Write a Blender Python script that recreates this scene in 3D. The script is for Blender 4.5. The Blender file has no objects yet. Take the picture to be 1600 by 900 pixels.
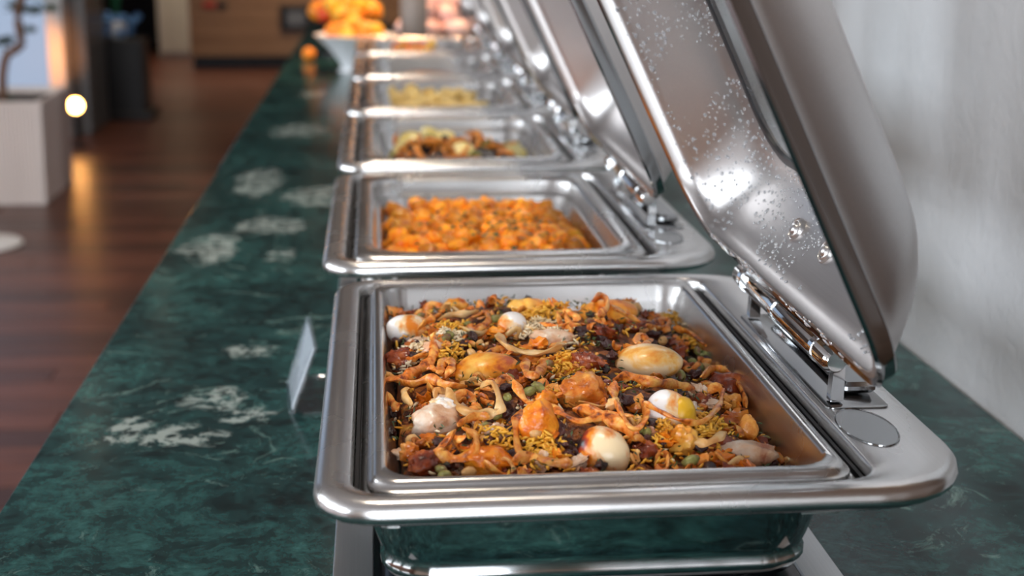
import bpy, math, random
from mathutils import Vector, Matrix, noise
random.seed(7)
R = random.Random(11)
scene = bpy.context.scene
C = scene.collection

# ------------------------------------------------------------------ camera
RIM = 1.05                 # height of the chafing dish rims
CT = 0.90                  # counter top
F_PX = 2222.0
PIT, YAW, ROL, CAMH = 0.2493, 0.0946, 0.0047, RIM + 0.3507
_cy, _sy, _cp, _sp = math.cos(YAW), math.sin(YAW), math.cos(PIT), math.sin(PIT)
FW = Vector((_sy * _cp, _cy * _cp, -_sp))
RT0 = Vector((_cy, -_sy, 0)); UP0 = RT0.cross(FW)
RT = RT0 * math.cos(ROL) + UP0 * math.sin(ROL)
UP = UP0 * math.cos(ROL) - RT0 * math.sin(ROL)
EYE = Vector((0, 0, CAMH))
cd = bpy.data.cameras.new('camera'); cam = bpy.data.objects.new('camera', cd); C.objects.link(cam)
cam.matrix_world = Matrix(((RT.x, UP.x, -FW.x, EYE.x), (RT.y, UP.y, -FW.y, EYE.y), (RT.z, UP.z, -FW.z, EYE.z), (0, 0, 0, 1)))
cd.sensor_width = 36; cd.lens = 50; cd.clip_start = 0.02
cd.dof.use_dof = True; cd.dof.focus_distance = 1.10; cd.dof.aperture_fstop = 5.2
scene.camera = cam
# ------------------------------------------------------------------ world, daylight, exposure
w = bpy.data.worlds.new('world'); scene.world = w; w.use_nodes = True
w.node_tree.nodes['Background'].inputs[0].default_value = (0.75, 0.85, 1, 1)
w.node_tree.nodes['Background'].inputs[1].default_value = 0.25
vs = scene.view_settings
vs.view_transform = 'Standard'; vs.look = 'None'; vs.exposure = 0.55; vs.gamma = 1; vs.use_curve_mapping = False


def window_light(name, loc, rot, sx, sy, power, col):
    l = bpy.data.lights.new(name, 'AREA'); l.shape = 'RECTANGLE'; l.size = sx; l.size_y = sy
    l.energy = power; l.color = col
    o = bpy.data.objects.new(name, l); C.objects.link(o); o.location = loc; o.rotation_euler = rot
    return o


ROOM_X0, ROOM_X1, ROOM_Y0, ROOM_Y1, ROOM_H = -5.6, 0.645, -3.6, 18.0, 3.1
DAY = (0.86, 0.93, 1.0)
for wy in (-1.4, 1.2, 3.8):          # daylight entering by the three windows of the left wall
    window_light('daylight', (ROOM_X0 - 0.10, wy, 1.75), (0, math.radians(-90), 0), 1.9, 1.9, 105, DAY)
for wx in (-0.75,):                  # and the window behind the camera
    window_light('daylight', (wx, ROOM_Y0 - 0.10, 1.75), (math.radians(90), 0, 0), 1.9, 1.9, 120, DAY)


def at(px, py, z=None, y=None):      # the point of the place seen at a pixel, at a height or a distance
    d = FW + RT * ((px - 800) / F_PX) - UP * ((py - 450) / F_PX)
    t = (z - EYE.z) / d.z if z is not None else y / d.y
    return EYE + d * t


def depth(p): return (p - EYE).dot(FW)


# ------------------------------------------------------------------ materials
MATS = {}


def nodes_of(name):
    m = bpy.data.materials.new(name); m.use_nodes = True
    nt = m.node_tree; b = nt.nodes['Principled BSDF']
    return m, nt, b


def N(nt, typ, **kw):
    n = nt.nodes.new(typ)
    for k, v in kw.items():
        if hasattr(n, k) and not k[0].isupper(): setattr(n, k, v)
        else: n.inputs[k.replace('_', ' ')].default_value = v
    return n


def mixc(nt, fac, a, b, mode='MIX'):
    n = nt.nodes.new('ShaderNodeMix'); n.data_type = 'RGBA'; n.blend_type = mode
    for i, v in ((0, fac), (6, a), (7, b)):
        if hasattr(v, 'links') or isinstance(v, bpy.types.NodeSocket): nt.links.new(v, n.inputs[i])
        elif i == 0: n.inputs[0].default_value = v
        else: n.inputs[i].default_value = (*v, 1)
    return n.outputs[2]


def ramp(nt, sock, stops):
    n = nt.nodes.new('ShaderNodeValToRGB'); e = n.color_ramp.elements
    while len(e) < len(stops): e.new(0.5)
    for k, (p, c) in zip(e, stops):
        k.position = p; k.color = (*c, 1) if len(c) == 3 else c
    nt.links.new(sock, n.inputs[0]); return n.outputs[0]


def coords(nt, scale=(1, 1, 1), obj_random=False, kind='Object'):
    tc = nt.nodes.new('ShaderNodeTexCoord'); mp = nt.nodes.new('ShaderNodeMapping')
    mp.inputs['Scale'].default_value = scale
    nt.links.new(tc.outputs[kind], mp.inputs['Vector'])
    if obj_random:
        oi = nt.nodes.new('ShaderNodeObjectInfo'); ml = nt.nodes.new('ShaderNodeMath'); ml.operation = 'MULTIPLY'
        ml.inputs[1].default_value = 37.0; nt.links.new(oi.outputs['Random'], ml.inputs[0])
        nt.links.new(ml.outputs[0], mp.inputs['Location'])
    return mp.outputs[0]


def noise_tex(nt, vec, scale, detail=3, rough=0.55, dist=0.0):
    n = nt.nodes.new('ShaderNodeTexNoise'); n.inputs['Scale'].default_value = scale
    n.inputs['Detail'].default_value = detail; n.inputs['Roughness'].default_value = rough; n.inputs['Distortion'].default_value = dist
    nt.links.new(vec, n.inputs['Vector']); return n.outputs['Fac']


def bump(nt, b, h, strength, dist=0.001):
    n = nt.nodes.new('ShaderNodeBump'); n.inputs['Strength'].default_value = strength; n.inputs['Distance'].default_value = dist
    nt.links.new(h, n.inputs['Height']); nt.links.new(n.outputs[0], b.inputs['Normal'])


def plain(name, col, rough=0.5, metal=0.0, bumps=None, var=0.0, spec=0.5, emit=None, scale=6.0):
    m, nt, b = nodes_of(name)
    b.inputs['Roughness'].default_value = rough; b.inputs['Metallic'].default_value = metal
    b.inputs['Specular IOR Level'].default_value = spec
    v = coords(nt, obj_random=True); f = noise_tex(nt, v, scale, 4)
    lo = tuple(max(0, c * (1 - var)) for c in col); hi = tuple(min(1, c * (1 + var)) for c in col)
    nt.links.new(ramp(nt, f, [(0.3, lo), (0.7, hi)]), b.inputs['Base Color'])
    if bumps: bump(nt, b, noise_tex(nt, v, bumps[0], 3), bumps[1], bumps[2])
    if emit:
        b.inputs['Emission Color'].default_value = (*emit[0], 1); b.inputs['Emission Strength'].default_value = emit[1]
    MATS[name] = m; return m


def steel(name, col, rough, brushed, axis, streak=0.06, smear=0.08):
    m, nt, b = nodes_of(name)
    b.inputs['Metallic'].default_value = 1
    v = coords(nt); s = coords(nt, tuple(6 if a == axis else 900 for a in range(3)))
    g = noise_tex(nt, s, 1.0, 2); sm = noise_tex(nt, v, 9, 4, 0.5, 0.2)
    nt.links.new(ramp(nt, g, [(0.3, tuple(c * (1 - streak) for c in col)), (0.7, col)]), b.inputs['Base Color'])
    mr = nt.nodes.new('ShaderNodeMapRange'); mr.inputs['From Min'].default_value = 0.35; mr.inputs['From Max'].default_value = 0.7
    mr.inputs['To Min'].default_value = rough; mr.inputs['To Max'].default_value = rough + smear
    nt.links.new(sm, mr.inputs['Value']); nt.links.new(mr.outputs[0], b.inputs['Roughness'])
    if brushed: bump(nt, b, g, brushed, 0.0004)
    MATS[name] = m; return m


steel('steel_frame', (0.74, 0.73, 0.72), 0.22, 0.015, 1)
steel('steel_pan', (0.62, 0.61, 0.60), 0.22, 0.015, 1)
steel('steel_polished', (0.72, 0.72, 0.72), 0.05, 0, 1, 0.02, 0.05)
steel('steel_lid', (0.56, 0.535, 0.525), 0.32, 0.02, 1, 0.06, 0.05)
steel('steel_dark_reflect', (0.34, 0.345, 0.35), 0.10, 0, 1, 0.02, 0.06)  # same steel, with dark reflections put into its base colour
steel('steel_tray', (0.60, 0.61, 0.62), 0.3, 0.06, 1)
plain('chrome', (0.8, 0.82, 0.84), 0.06, 1.0)
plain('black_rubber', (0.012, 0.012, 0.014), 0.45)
plain('black_glass', (0.006, 0.007, 0.009), 0.06)
plain('white_paint', (0.78, 0.78, 0.78), 0.5, var=0.03)
plain('cream_paint', (0.80, 0.73, 0.60), 0.5, var=0.03)
plain('planter_warm_lit', (0.80, 0.69, 0.63), 0.5, var=0.03)  # white planter, warm lamplight put into its colour
plain('ceiling_paint', (0.42, 0.40, 0.39), 0.85, var=0.02)
plain('warm_wall', (0.30, 0.22, 0.165), 0.8, var=0.06)
plain('dark_wall', (0.030, 0.024, 0.022), 0.7, var=0.1)
plain('ceramic', (0.80, 0.82, 0.84), 0.12)
plain('grey_post', (0.17, 0.165, 0.16), 0.35, 0.3)
plain('black_wood', (0.010, 0.009, 0.010), 0.5)
plain('soil', (0.03, 0.022, 0.016), 0.9, bumps=(60, 0.6, 0.004))
plain('bark', (0.20, 0.10, 0.06), 0.85, var=0.3, bumps=(50, 0.6, 0.004))
plain('leaf', (0.035, 0.075, 0.03), 0.5, var=0.4)
plain('leaf_bright', (0.02, 0.16, 0.07), 0.45, var=0.3)
plain('blue_petal', (0.16, 0.36, 0.75), 0.6, var=0.5, scale=30)
plain('paper', (0.93, 0.93, 0.97), 0.6)
plain('red_plastic', (0.6, 0.03, 0.015), 0.4)
plain('window_sky', (0.05, 0.065, 0.085), 0.3, emit=((0.50, 0.66, 0.92), 0.42))
plain('lamp_glow', (1, 0.8, 0.6), 0.3, emit=((1.0, 0.44, 0.11), 34.0))
plain('heat_glow', (1, 0.6, 0.3), 0.3, emit=((1.0, 0.42, 0.12), 30.0))
plain('fill_glow', (1, 0.9, 0.8), 0.3, emit=((1.0, 0.80, 0.58), 9.0))


def glass(name, col, rough=0.0, ior=1.45):
    m, nt, b = nodes_of(name)
    b.inputs['Base Color'].default_value = (*col, 1); b.inputs['Transmission Weight'].default_value = 1
    b.inputs['Roughness'].default_value = rough; b.inputs['IOR'].default_value = ior
    MATS[name] = m


def thin_glass(name, tint, rough=0.02, refl=0.04):
    m = bpy.data.materials.new(name); m.use_nodes = True; nt = m.node_tree; nt.nodes.clear()
    out = nt.nodes.new('ShaderNodeOutputMaterial'); mx = nt.nodes.new('ShaderNodeMixShader'); tr_ = nt.nodes.new('ShaderNodeBsdfTransparent')
    gl = nt.nodes.new('ShaderNodeBsdfGlossy'); lw = nt.nodes.new('ShaderNodeLayerWeight'); lw.inputs['Blend'].default_value = 0.5
    pw = nt.nodes.new('ShaderNodeMath'); pw.operation = 'POWER'; pw.inputs[1].default_value = 5.0; nt.links.new(lw.outputs['Facing'], pw.inputs[0])
    fr = nt.nodes.new('ShaderNodeMapRange'); fr.inputs['To Min'].default_value = refl; fr.inputs['To Max'].default_value = 0.9; nt.links.new(pw.outputs[0], fr.inputs['Value'])
    tr_.inputs[0].default_value = (*tint, 1); gl.inputs['Roughness'].default_value = rough
    nt.links.new(fr.outputs[0], mx.inputs[0]); nt.links.new(tr_.outputs[0], mx.inputs[1]); nt.links.new(gl.outputs[0], mx.inputs[2]); nt.links.new(mx.outputs[0], out.inputs[0])
    MATS[name] = m


thin_glass('clear_glass', (0.93, 0.96, 0.97)); thin_glass('acrylic', (0.94, 0.96, 0.97), 0.05, 0.10); plain('water', (0.75, 0.76, 0.78), 0.02); MATS['water'].node_tree.nodes['Principled BSDF'].inputs['Transmission Weight'].default_value = 0.7


def wall_material():
    m, nt, b = nodes_of('plaster'); v = coords(nt)
    nt.links.new(ramp(nt, noise_tex(nt, v, 3, 4), [(0.3, (0.515, 0.515, 0.53)), (0.7, (0.56, 0.56, 0.572))]), b.inputs['Base Color'])
    b.inputs['Roughness'].default_value = 0.75
    bump(nt, b, noise_tex(nt, v, 55, 5, 0.6), 0.55, 0.004); MATS['plaster'] = m


def marble_material():
    m, nt, b = nodes_of('green_marble'); v = coords(nt, kind='Object')
    # warp
    wn = nt.nodes.new('ShaderNodeTexNoise'); wn.inputs['Scale'].default_value = 9; wn.inputs['Detail'].default_value = 5
    nt.links.new(v, wn.inputs['Vector'])
    sub = nt.nodes.new('ShaderNodeVectorMath'); sub.operation = 'SUBTRACT'; sub.inputs[1].default_value = (0.5, 0.5, 0.5)
    nt.links.new(wn.outputs['Color'], sub.inputs[0])
    sc = nt.nodes.new('ShaderNodeVectorMath'); sc.operation = 'SCALE'; sc.inputs['Scale'].default_value = 0.075
    nt.links.new(sub.outputs[0], sc.inputs[0])
    ad = nt.nodes.new('ShaderNodeVectorMath'); ad.operation = 'ADD'
    nt.links.new(v, ad.inputs[0]); nt.links.new(sc.outputs[0], ad.inputs[1]); wv = ad.outputs[0]
    big = noise_tex(nt, wv, 5.5, 6, 0.6, 0.4)
    base = ramp(nt, big, [(0.25, (0.004, 0.017, 0.019)), (0.45, (0.011, 0.045, 0.046)), (0.60, (0.022, 0.082, 0.080)), (0.8, (0.055, 0.15, 0.138))])
    vo = nt.nodes.new('ShaderNodeTexVoronoi'); vo.inputs['Scale'].default_value = 55; nt.links.new(wv, vo.inputs['Vector'])
    frag = ramp(nt, noise_tex(nt, wv, 38, 5, 0.7), [(0.38, (0.20, 0.25, 0.27)), (0.52, (0.95, 1, 1)), (0.66, (1.7, 1.6, 1.55))])
    base = mixc(nt, 0.8, base, frag, 'MULTIPLY')
    fine = ramp(nt, noise_tex(nt, wv, 120, 4, 0.7), [(0.38, (0.45, 0.45, 0.45)), (0.62, (1.5, 1.5, 1.5))])
    base = mixc(nt, 0.55, base, fine, 'MULTIPLY')
    # pale calcite patches, each with its own place
    sep = nt.nodes.new('ShaderNodeSeparateXYZ'); nt.links.new(wv, sep.inputs[0]); tot = None
    for (cx, cy, rx, ry) in MARBLE_PATCHES:
        cx -= 0.15; cy -= 2.0   # the slabs' own origin
        q = []
        for ax, c0, r0 in ((0, cx, rx), (1, cy, ry)):
            s1 = nt.nodes.new('ShaderNodeMath'); s1.operation = 'SUBTRACT'; nt.links.new(sep.outputs[ax], s1.inputs[0]); s1.inputs[1].default_value = c0
            s2 = nt.nodes.new('ShaderNodeMath'); s2.operation = 'DIVIDE'; nt.links.new(s1.outputs[0], s2.inputs[0]); s2.inputs[1].default_value = r0
            s3 = nt.nodes.new('ShaderNodeMath'); s3.operation = 'MULTIPLY'; nt.links.new(s2.outputs[0], s3.inputs[0]); nt.links.new(s2.outputs[0], s3.inputs[1])
            q.append(s3.outputs[0])
        s4 = nt.nodes.new('ShaderNodeMath'); s4.operation = 'ADD'; nt.links.new(q[0], s4.inputs[0]); nt.links.new(q[1], s4.inputs[1])
        mr = nt.nodes.new('ShaderNodeMapRange'); mr.inputs['From Min'].default_value = 1.3; mr.inputs['From Max'].default_value = 0.2
        nt.links.new(s4.outputs[0], mr.inputs['Value'])
        if tot is None: tot = mr.outputs[0]
        else:
            mx = nt.nodes.new('ShaderNodeMath'); mx.operation = 'MAXIMUM'; nt.links.new(tot, mx.inputs[0]); nt.links.new(mr.outputs[0], mx.inputs[1]); tot = mx.outputs[0]
    spk = ramp(nt, noise_tex(nt, wv, 42, 6, 0.75), [(0.40, (0, 0, 0)), (0.60, (1, 1, 1))])
    ml = nt.nodes.new('ShaderNodeMath'); ml.operation = 'MULTIPLY'; nt.links.new(tot, ml.inputs[0]); nt.links.new(spk, ml.inputs[1])
    mask = ramp(nt, ml.outputs[0], [(0.22, (0, 0, 0)), (0.66, (0.70, 0.70, 0.70))])
    base = mixc(nt, mask, base, (0.50, 0.58, 0.55))
    ves = ramp(nt, noise_tex(nt, wv, 13, 6, 0.75, 1.5), [(0.58, (0, 0, 0)), (0.68, (0.6, 0.6, 0.6))])
    base = mixc(nt, ves, base, (0.20, 0.33, 0.30))
    nt.links.new(base, b.inputs['Base Color'])
    rr_ = nt.nodes.new('ShaderNodeMapRange'); rr_.inputs['To Min'].default_value = 0.10; rr_.inputs['To Max'].default_value = 0.26
    nt.links.new(noise_tex(nt, v, 20, 4), rr_.inputs['Value']); nt.links.new(rr_.outputs[0], b.inputs['Roughness'])
    b.inputs['Specular IOR Level'].default_value = 0.3
    MATS['green_marble'] = m


def wood_material(name, dark, light, rough, axis_scale, var=0.35):
    m, nt, b = nodes_of(name); v = coords(nt, axis_scale, obj_random=True)
    g = noise_tex(nt, v, 1.0, 6, 0.6, 0.6)
    c = ramp(nt, g, [(0.25, dark), (0.75, light)])
    oi = nt.nodes.new('ShaderNodeObjectInfo')
    tone = ramp(nt, oi.outputs['Random'], [(0, (1 - var,) * 3), (1, (1 + var,) * 3)])
    nt.links.new(mixc(nt, 1.0, c, tone, 'MULTIPLY'), b.inputs['Base Color'])
    b.inputs['Roughness'].default_value = rough
    bump(nt, b, g, 0.15, 0.001); MATS[name] = m


MARBLE_PATCHES = [(-0.155, 1.67, 0.045, 0.035), (-0.185, 1.50, 0.04, 0.05), (-0.20, 1.38, 0.05, 0.035), (-0.14, 1.44, 0.035, 0.03), (-0.26, 1.40, 0.03, 0.05),
                  (-0.27, 2.25, 0.05, 0.14), (-0.19, 2.42, 0.07, 0.10), (-0.10, 2.70, 0.10, 0.12), (-0.24, 2.85, 0.06, 0.2), (-0.15, 2.2, 0.03, 0.06), (-0.20, 3.6, 0.08, 0.15), (-0.20, 4.4, 0.05, 0.12), (-0.12, 2.62, 0.05, 0.05)]
wall_material(); marble_material()
wood_material('floor_wood', (0.050, 0.014, 0.007), (0.155, 0.050, 0.027), 0.36, (3, 45, 45), 0.5)
wood_material('reflected_wood', (0.055, 0.028, 0.015), (0.12, 0.062, 0.035), 0.45, (40, 40, 2), 0.12)
wood_material('desk_wood', (0.30, 0.15, 0.07), (0.46, 0.26, 0.13), 0.4, (2, 40, 40), 0.08)


def food_mat(name, stops, scale, rough=0.38, bumpv=(90, 0.35, 0.0015), dist=0.4, sss=0.0, detail=4, spec=0.5, vary=0.12):
    m, nt, b = nodes_of(name); v = coords(nt, obj_random=True)
    c = ramp(nt, noise_tex(nt, v, scale, detail, 0.6, dist), stops)
    oi = nt.nodes.new('ShaderNodeObjectInfo')
    tone = ramp(nt, oi.outputs['Random'], [(0, (1 - vary,) * 3), (1, (1 + vary,) * 3)])
    nt.links.new(mixc(nt, 1.0, c, tone, 'MULTIPLY'), b.inputs['Base Color'])
    b.inputs['Roughness'].default_value = rough; b.inputs['Specular IOR Level'].default_value = spec
    if sss:
        b.inputs['Subsurface Weight'].default_value = sss; b.inputs['Subsurface Scale'].default_value = 0.004
        b.inputs['Subsurface Radius'].default_value = (1, 0.5, 0.25)
    bump(nt, b, noise_tex(nt, v, bumpv[0], 4), bumpv[1], bumpv[2])
    MATS[name] = m


food_mat('egg_white', [(0.36, (0.80, 0.24, 0.02)), (0.44, (0.88, 0.60, 0.30)), (0.52, (0.92, 0.88, 0.86))], 34, 0.3, (90, 0.2, 0.001), vary=.02)
food_mat('egg_pale', [(0.36, (0.80, 0.24, 0.012)), (0.46, (0.90, 0.48, 0.11)), (0.58, (0.94, 0.70, 0.42))], 36, 0.3, (90, 0.25, 0.001), vary=.02)
food_mat('egg_gold', [(0.34, (0.50, 0.08, 0.004)), (0.44, (0.84, 0.28, 0.012)), (0.60, (0.94, 0.52, 0.10))], 42, 0.3, (130, 0.4, 0.0012), vary=.03)
food_mat('egg_charred', [(0.40, (0.015, 0.010, 0.012)), (0.46, (0.40, 0.035, 0.006)), (0.51, (0.85, 0.26, 0.02)), (0.58, (0.93, 0.72, 0.44))], 22, 0.28, (90, 0.3, 0.001), 0.2)
food_mat('yolk', [(0.3, (0.85, 0.42, 0.01)), (0.7, (0.93, 0.60, 0.03))], 30, 0.35)
food_mat('chicken', [(0.30, (0.16, 0.022, 0.005)), (0.46, (0.68, 0.17, 0.014)), (0.66, (0.88, 0.40, 0.08))], 52, 0.26, (75, 0.8, 0.004))
food_mat('chicken_dark', [(0.3, (0.06, 0.012, 0.006)), (0.5, (0.27, 0.045, 0.012)), (0.72, (0.62, 0.17, 0.03))], 52, 0.24, (75, 0.8, 0.004))
food_mat('chicken_pale', [(0.3, (0.42, 0.13, 0.06)), (0.48, (0.74, 0.44, 0.26)), (0.66, (0.86, 0.72, 0.58))], 48, 0.28, (75, 0.4, 0.003))
food_mat('orange_piece', [(0.3, (0.45, 0.06, 0.005)), (0.5, (0.80, 0.22, 0.01)), (0.75, (0.90, 0.40, 0.04))], 55, 0.28, (75, 0.7, 0.004))
food_mat('onion', [(0.33, (0.13, 0.018, 0.004)), (0.45, (0.68, 0.17, 0.014)), (0.66, (0.92, 0.48, 0.11))], 105, 0.34, (170, 0.7, 0.0015), vary=0.3)
food_mat('onion_pale', [(0.28, (0.62, 0.24, 0.05)), (0.5, (0.80, 0.46, 0.16)), (0.75, (0.86, 0.66, 0.36))], 60, 0.36, (160, 0.3, 0.001), vary=0.15)
food_mat('raisin', [(0.3, (0.016, 0.006, 0.006)), (0.7, (0.09, 0.018, 0.012))], 120, 0.3, (260, 0.9, 0.002), vary=0.4)
food_mat('pistachio', [(0.35, (0.20, 0.07, 0.04)), (0.5, (0.22, 0.21, 0.05)), (0.7, (0.42, 0.42, 0.13))], 110, 0.4)
food_mat('nut', [(0.3, (0.55, 0.25, 0.07)), (0.7, (0.80, 0.50, 0.20))], 80, 0.4)
food_mat('rice_yellow', [(0.3, (0.72, 0.28, 0.012)), (0.7, (0.86, 0.52, 0.06))], 60, 0.4)
food_mat('rice_white', [(0.3, (0.78, 0.55, 0.25)), (0.7, (0.88, 0.80, 0.62))], 50, 0.4)
food_mat('herb', [(0.3, (0.012, 0.022, 0.010)), (0.7, (0.08, 0.12, 0.025))], 90, 0.45)
food_mat('rice_bed', [(0.32, (0.012, 0.004, 0.003)), (0.48, (0.10, 0.022, 0.006)), (0.60, (0.40, 0.12, 0.012)), (0.75, (0.62, 0.34, 0.06))], 55, 0.45, (140, 1.0, 0.004))
food_mat('potato', [(0.25, (0.55, 0.08, 0.002)), (0.43, (0.93, 0.25, 0.003)), (0.65, (1.0, 0.44, 0.018))], 80, 0.34, (120, 0.5, 0.0015), vary=0.38)
food_mat('potato_sauce', [(0.3, (0.10, 0.016, 0.002)), (0.7, (0.30, 0.05, 0.004))], 50, 0.4)
food_mat('coriander', [(0.3, (0.012, 0.03, 0.010)), (0.7, (0.05, 0.10, 0.025))], 60, 0.5)
food_mat('mushroom', [(0.3, (0.010, 0.007, 0.007)), (0.7, (0.055, 0.030, 0.022))], 60, 0.35)
food_mat('carrot', [(0.3, (0.50, 0.12, 0.01)), (0.7, (0.82, 0.30, 0.03))], 60, 0.38)
food_mat('courgette', [(0.3, (0.10, 0.10, 0.015)), (0.7, (0.30, 0.27, 0.05))], 60, 0.4)
food_mat('lemon', [(0.3, (0.75, 0.55, 0.10)), (0.7, (0.85, 0.75, 0.40))], 60, 0.35)
food_mat('pasta', [(0.3, (0.72, 0.45, 0.11)), (0.7, (0.84, 0.64, 0.27))], 40, 0.4, (70, 0.5, 0.003))
food_mat('brown_sauce', [(0.3, (0.14, 0.04, 0.015)), (0.7, (0.38, 0.15, 0.06))], 30, 0.3)
food_mat('fruit_yellow', [(0.3, (0.85, 0.42, 0.02)), (0.7, (0.93, 0.58, 0.04))], 10, 0.35, vary=0.1)
food_mat('fruit_orange', [(0.3, (0.85, 0.22, 0.008)), (0.7, (0.92, 0.33, 0.015))], 10, 0.4, vary=0.1)
food_mat('fruit_red', [(0.3, (0.75, 0.05, 0.006)), (0.7, (0.88, 0.09, 0.01))], 10, 0.3, vary=0.1)
food_mat('pink_piece', [(0.3, (0.88, 0.52, 0.46)), (0.7, (0.93, 0.68, 0.62))], 14, 0.35)


# ------------------------------------------------------------------ mesh helpers
def mesh_obj(name, verts, faces, mat, parent=None, smooth=40, origin=None):
    me = bpy.data.meshes.new(name)
    if origin is not None: verts = [(v[0] - origin[0], v[1] - origin[1], v[2] - origin[2]) for v in verts]
    me.from_pydata([tuple(v) for v in verts], [], faces); me.update()
    if smooth:
        me.polygons.foreach_set('use_smooth', [True] * len(me.polygons))
        me.set_sharp_from_angle(angle=math.radians(smooth))
    me.materials.append(MATS[mat] if isinstance(mat, str) else mat)
    o = bpy.data.objects.new(name, me); C.objects.link(o)
    if parent is not None: o.parent = parent
    elif origin is not None: o.location = origin
    return o


def empty(name, loc, label, cat, group=None):
    o = bpy.data.objects.new(name, None); C.objects.link(o); o.location = loc; o.empty_display_size = 0.05
    return tag(o, label, cat, group)


def tag(o, label, cat, group=None, kind=None):
    o['label'] = label; o['category'] = cat
    if group: o['group'] = group
    if kind: o['kind'] = kind
    return o


def struct(o): o['kind'] = 'structure'; return o


def rr(x0, x1, y0, y1, r, z, n=7):
    if not isinstance(r, (tuple, list)): r = (r,) * 4
    out = []
    for (cx, cy, a0, rad) in ((x0, y0, 180, r[0]), (x1, y0, 270, r[1]), (x1, y1, 0, r[2]), (x0, y1, 90, r[3])):
        ox = cx + rad if cx == x0 else cx - rad
        oy = cy + rad if cy == y0 else cy - rad
        for k in range(n + 1):
            a = math.radians(a0 + 90 * k / n)
            out.append((ox + rad * math.cos(a), oy + rad * math.sin(a), z))
    return out


def inset(e, d, z):   # e = (x0,x1,y0,y1,r)
    r = e[4] if isinstance(e[4], (tuple, list)) else (e[4],) * 4
    return rr(e[0] + d, e[1] - d, e[2] + d, e[3] - d, tuple(max(0.002, q - d) for q in r), z)


def loft(loops, cap0=False, cap1=False, closed=False):
    n = len(loops[0]); v = [p for l in loops for p in l]; f = []
    m = len(loops)
    for i in range(m if closed else m - 1):
        a, b = i * n, ((i + 1) % m) * n
        for k in range(n):
            f.append((a + k, a + (k + 1) % n, b + (k + 1) % n, b + k))
    if cap0: f.append(tuple(reversed(range(n))))
    if cap1: f.append(tuple(range((m - 1) * n, m * n)))
    return v, f


def boxm(x0, x1, y0, y1, z0, z1, bev=0.0):
    if bev <= 0:
        v = [(x, y, z) for z in (z0, z1) for x, y in ((x0, y0), (x1, y0), (x1, y1), (x0, y1))]
        return v, [(3, 2, 1, 0), (4, 5, 6, 7), (0, 1, 5, 4), (1, 2, 6, 5), (2, 3, 7, 6), (3, 0, 4, 7)]
    b = bev
    L = [rr(x0 + b, x1 - b, y0 + b, y1 - b, b * .5, z0, 2), rr(x0, x1, y0, y1, b, z0 + b, 2), rr(x0, x1, y0, y1, b, z1 - b, 2), rr(x0 + b, x1 - b, y0 + b, y1 - b, b * .5, z1, 2)]
    return loft(L, True, True)


def lathe(prof, n=24, c=(0, 0, 0)):
    loops = [[(c[0] + r * math.cos(2 * math.pi * k / n), c[1] + r * math.sin(2 * math.pi * k / n), c[2] + z) for k in range(n)] for r, z in prof]
    return loft(loops, True, True)


def tube(pts, rad, n=8, cap=True, flat=1.0, up=Vector((0, 0, 1))):
    pts = [Vector(p) for p in pts]; loops = []
    for i, p in enumerate(pts):
        t = (pts[min(i + 1, len(pts) - 1)] - pts[max(i - 1, 0)]).normalized()
        s = t.cross(up)
        if s.length < 1e-3: s = t.cross(Vector((1, 0, 0)))
        s.normalize(); q = s.cross(t)
        r = rad[i] if isinstance(rad, (list, tuple)) else rad
        loops.append([tuple(p + s * (r * math.cos(2 * math.pi * k / n)) + q * (r * flat * math.sin(2 * math.pi * k / n))) for k in range(n)])
    return loft(loops, cap, cap)


def merge(*parts):
    V, F = [], []
    for v, f in parts:
        b = len(V); V += list(v); F += [tuple(i + b for i in q) for q in f]
    return V, F


def xf(vf, M): return [tuple(M @ Vector(p)) for p in vf[0]], vf[1]


def ball(nu=14, nv=9):
    v = [(0, 0, -1)]; f = []
    for j in range(1, nv):
        a = -math.pi / 2 + math.pi * j / nv
        for k in range(nu):
            t = 2 * math.pi * k / nu; v.append((math.cos(a) * math.cos(t), math.cos(a) * math.sin(t), math.sin(a)))
    v.append((0, 0, 1)); top = len(v) - 1
    for k in range(nu):
        f.append((0, 1 + (k + 1) % nu, 1 + k))
        f.append((top, top - nu + k, top - nu + (k + 1) % nu))
    for j in range(nv - 2):
        for k in range(nu):
            a = 1 + j * nu; b = a + nu
            f.append((a + k, a + (k + 1) % nu, b + (k + 1) % nu, b + k))
    return v, f


def lump(rx, ry, rz, amp=0.1, freq=1.6, egg=0.0, nu=16, nv=11, seed=None, power=1.0):
    v, f = ball(nu, nv); o = []; s = Vector((R.uniform(-50, 50), R.uniform(-50, 50), R.uniform(-50, 50))) if seed is None else Vector((seed, seed * 2, seed * 3))
    for p in v:
        q = Vector(p)
        if power != 1.0: q = Vector([math.copysign(abs(c) ** power, c) for c in q])
        k = 1 + amp * noise.noise(q * freq + s) + amp * 0.5 * noise.noise(q * freq * 2.3 + s)
        e = 1 - egg * q.x
        o.append((q.x * rx * k, q.y * ry * k * e, q.z * rz * k * e))
    return o, f


def copy_tree(o, parent=None, name=None):
    c = o.copy(); C.objects.link(c); c.parent = parent
    for ch in list(o.children): copy_tree(ch, c)
    return c


def put(name, vf, mat, loc, rot=(0, 0, 0), label=None, cat=None, group=None, parent=None, smooth=50):
    o = mesh_obj(name, vf[0], vf[1], mat, parent, smooth); o.location = loc; o.rotation_euler = rot
    if label: tag(o, label, cat, group)
    return o


def dup(src, loc, rot, scale=None):
    o = src.copy(); C.objects.link(o); o.location = loc; o.rotation_euler = rot
    if scale is not None: o.scale = scale if hasattr(scale, '__len__') else (scale,) * 3
    return o


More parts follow.
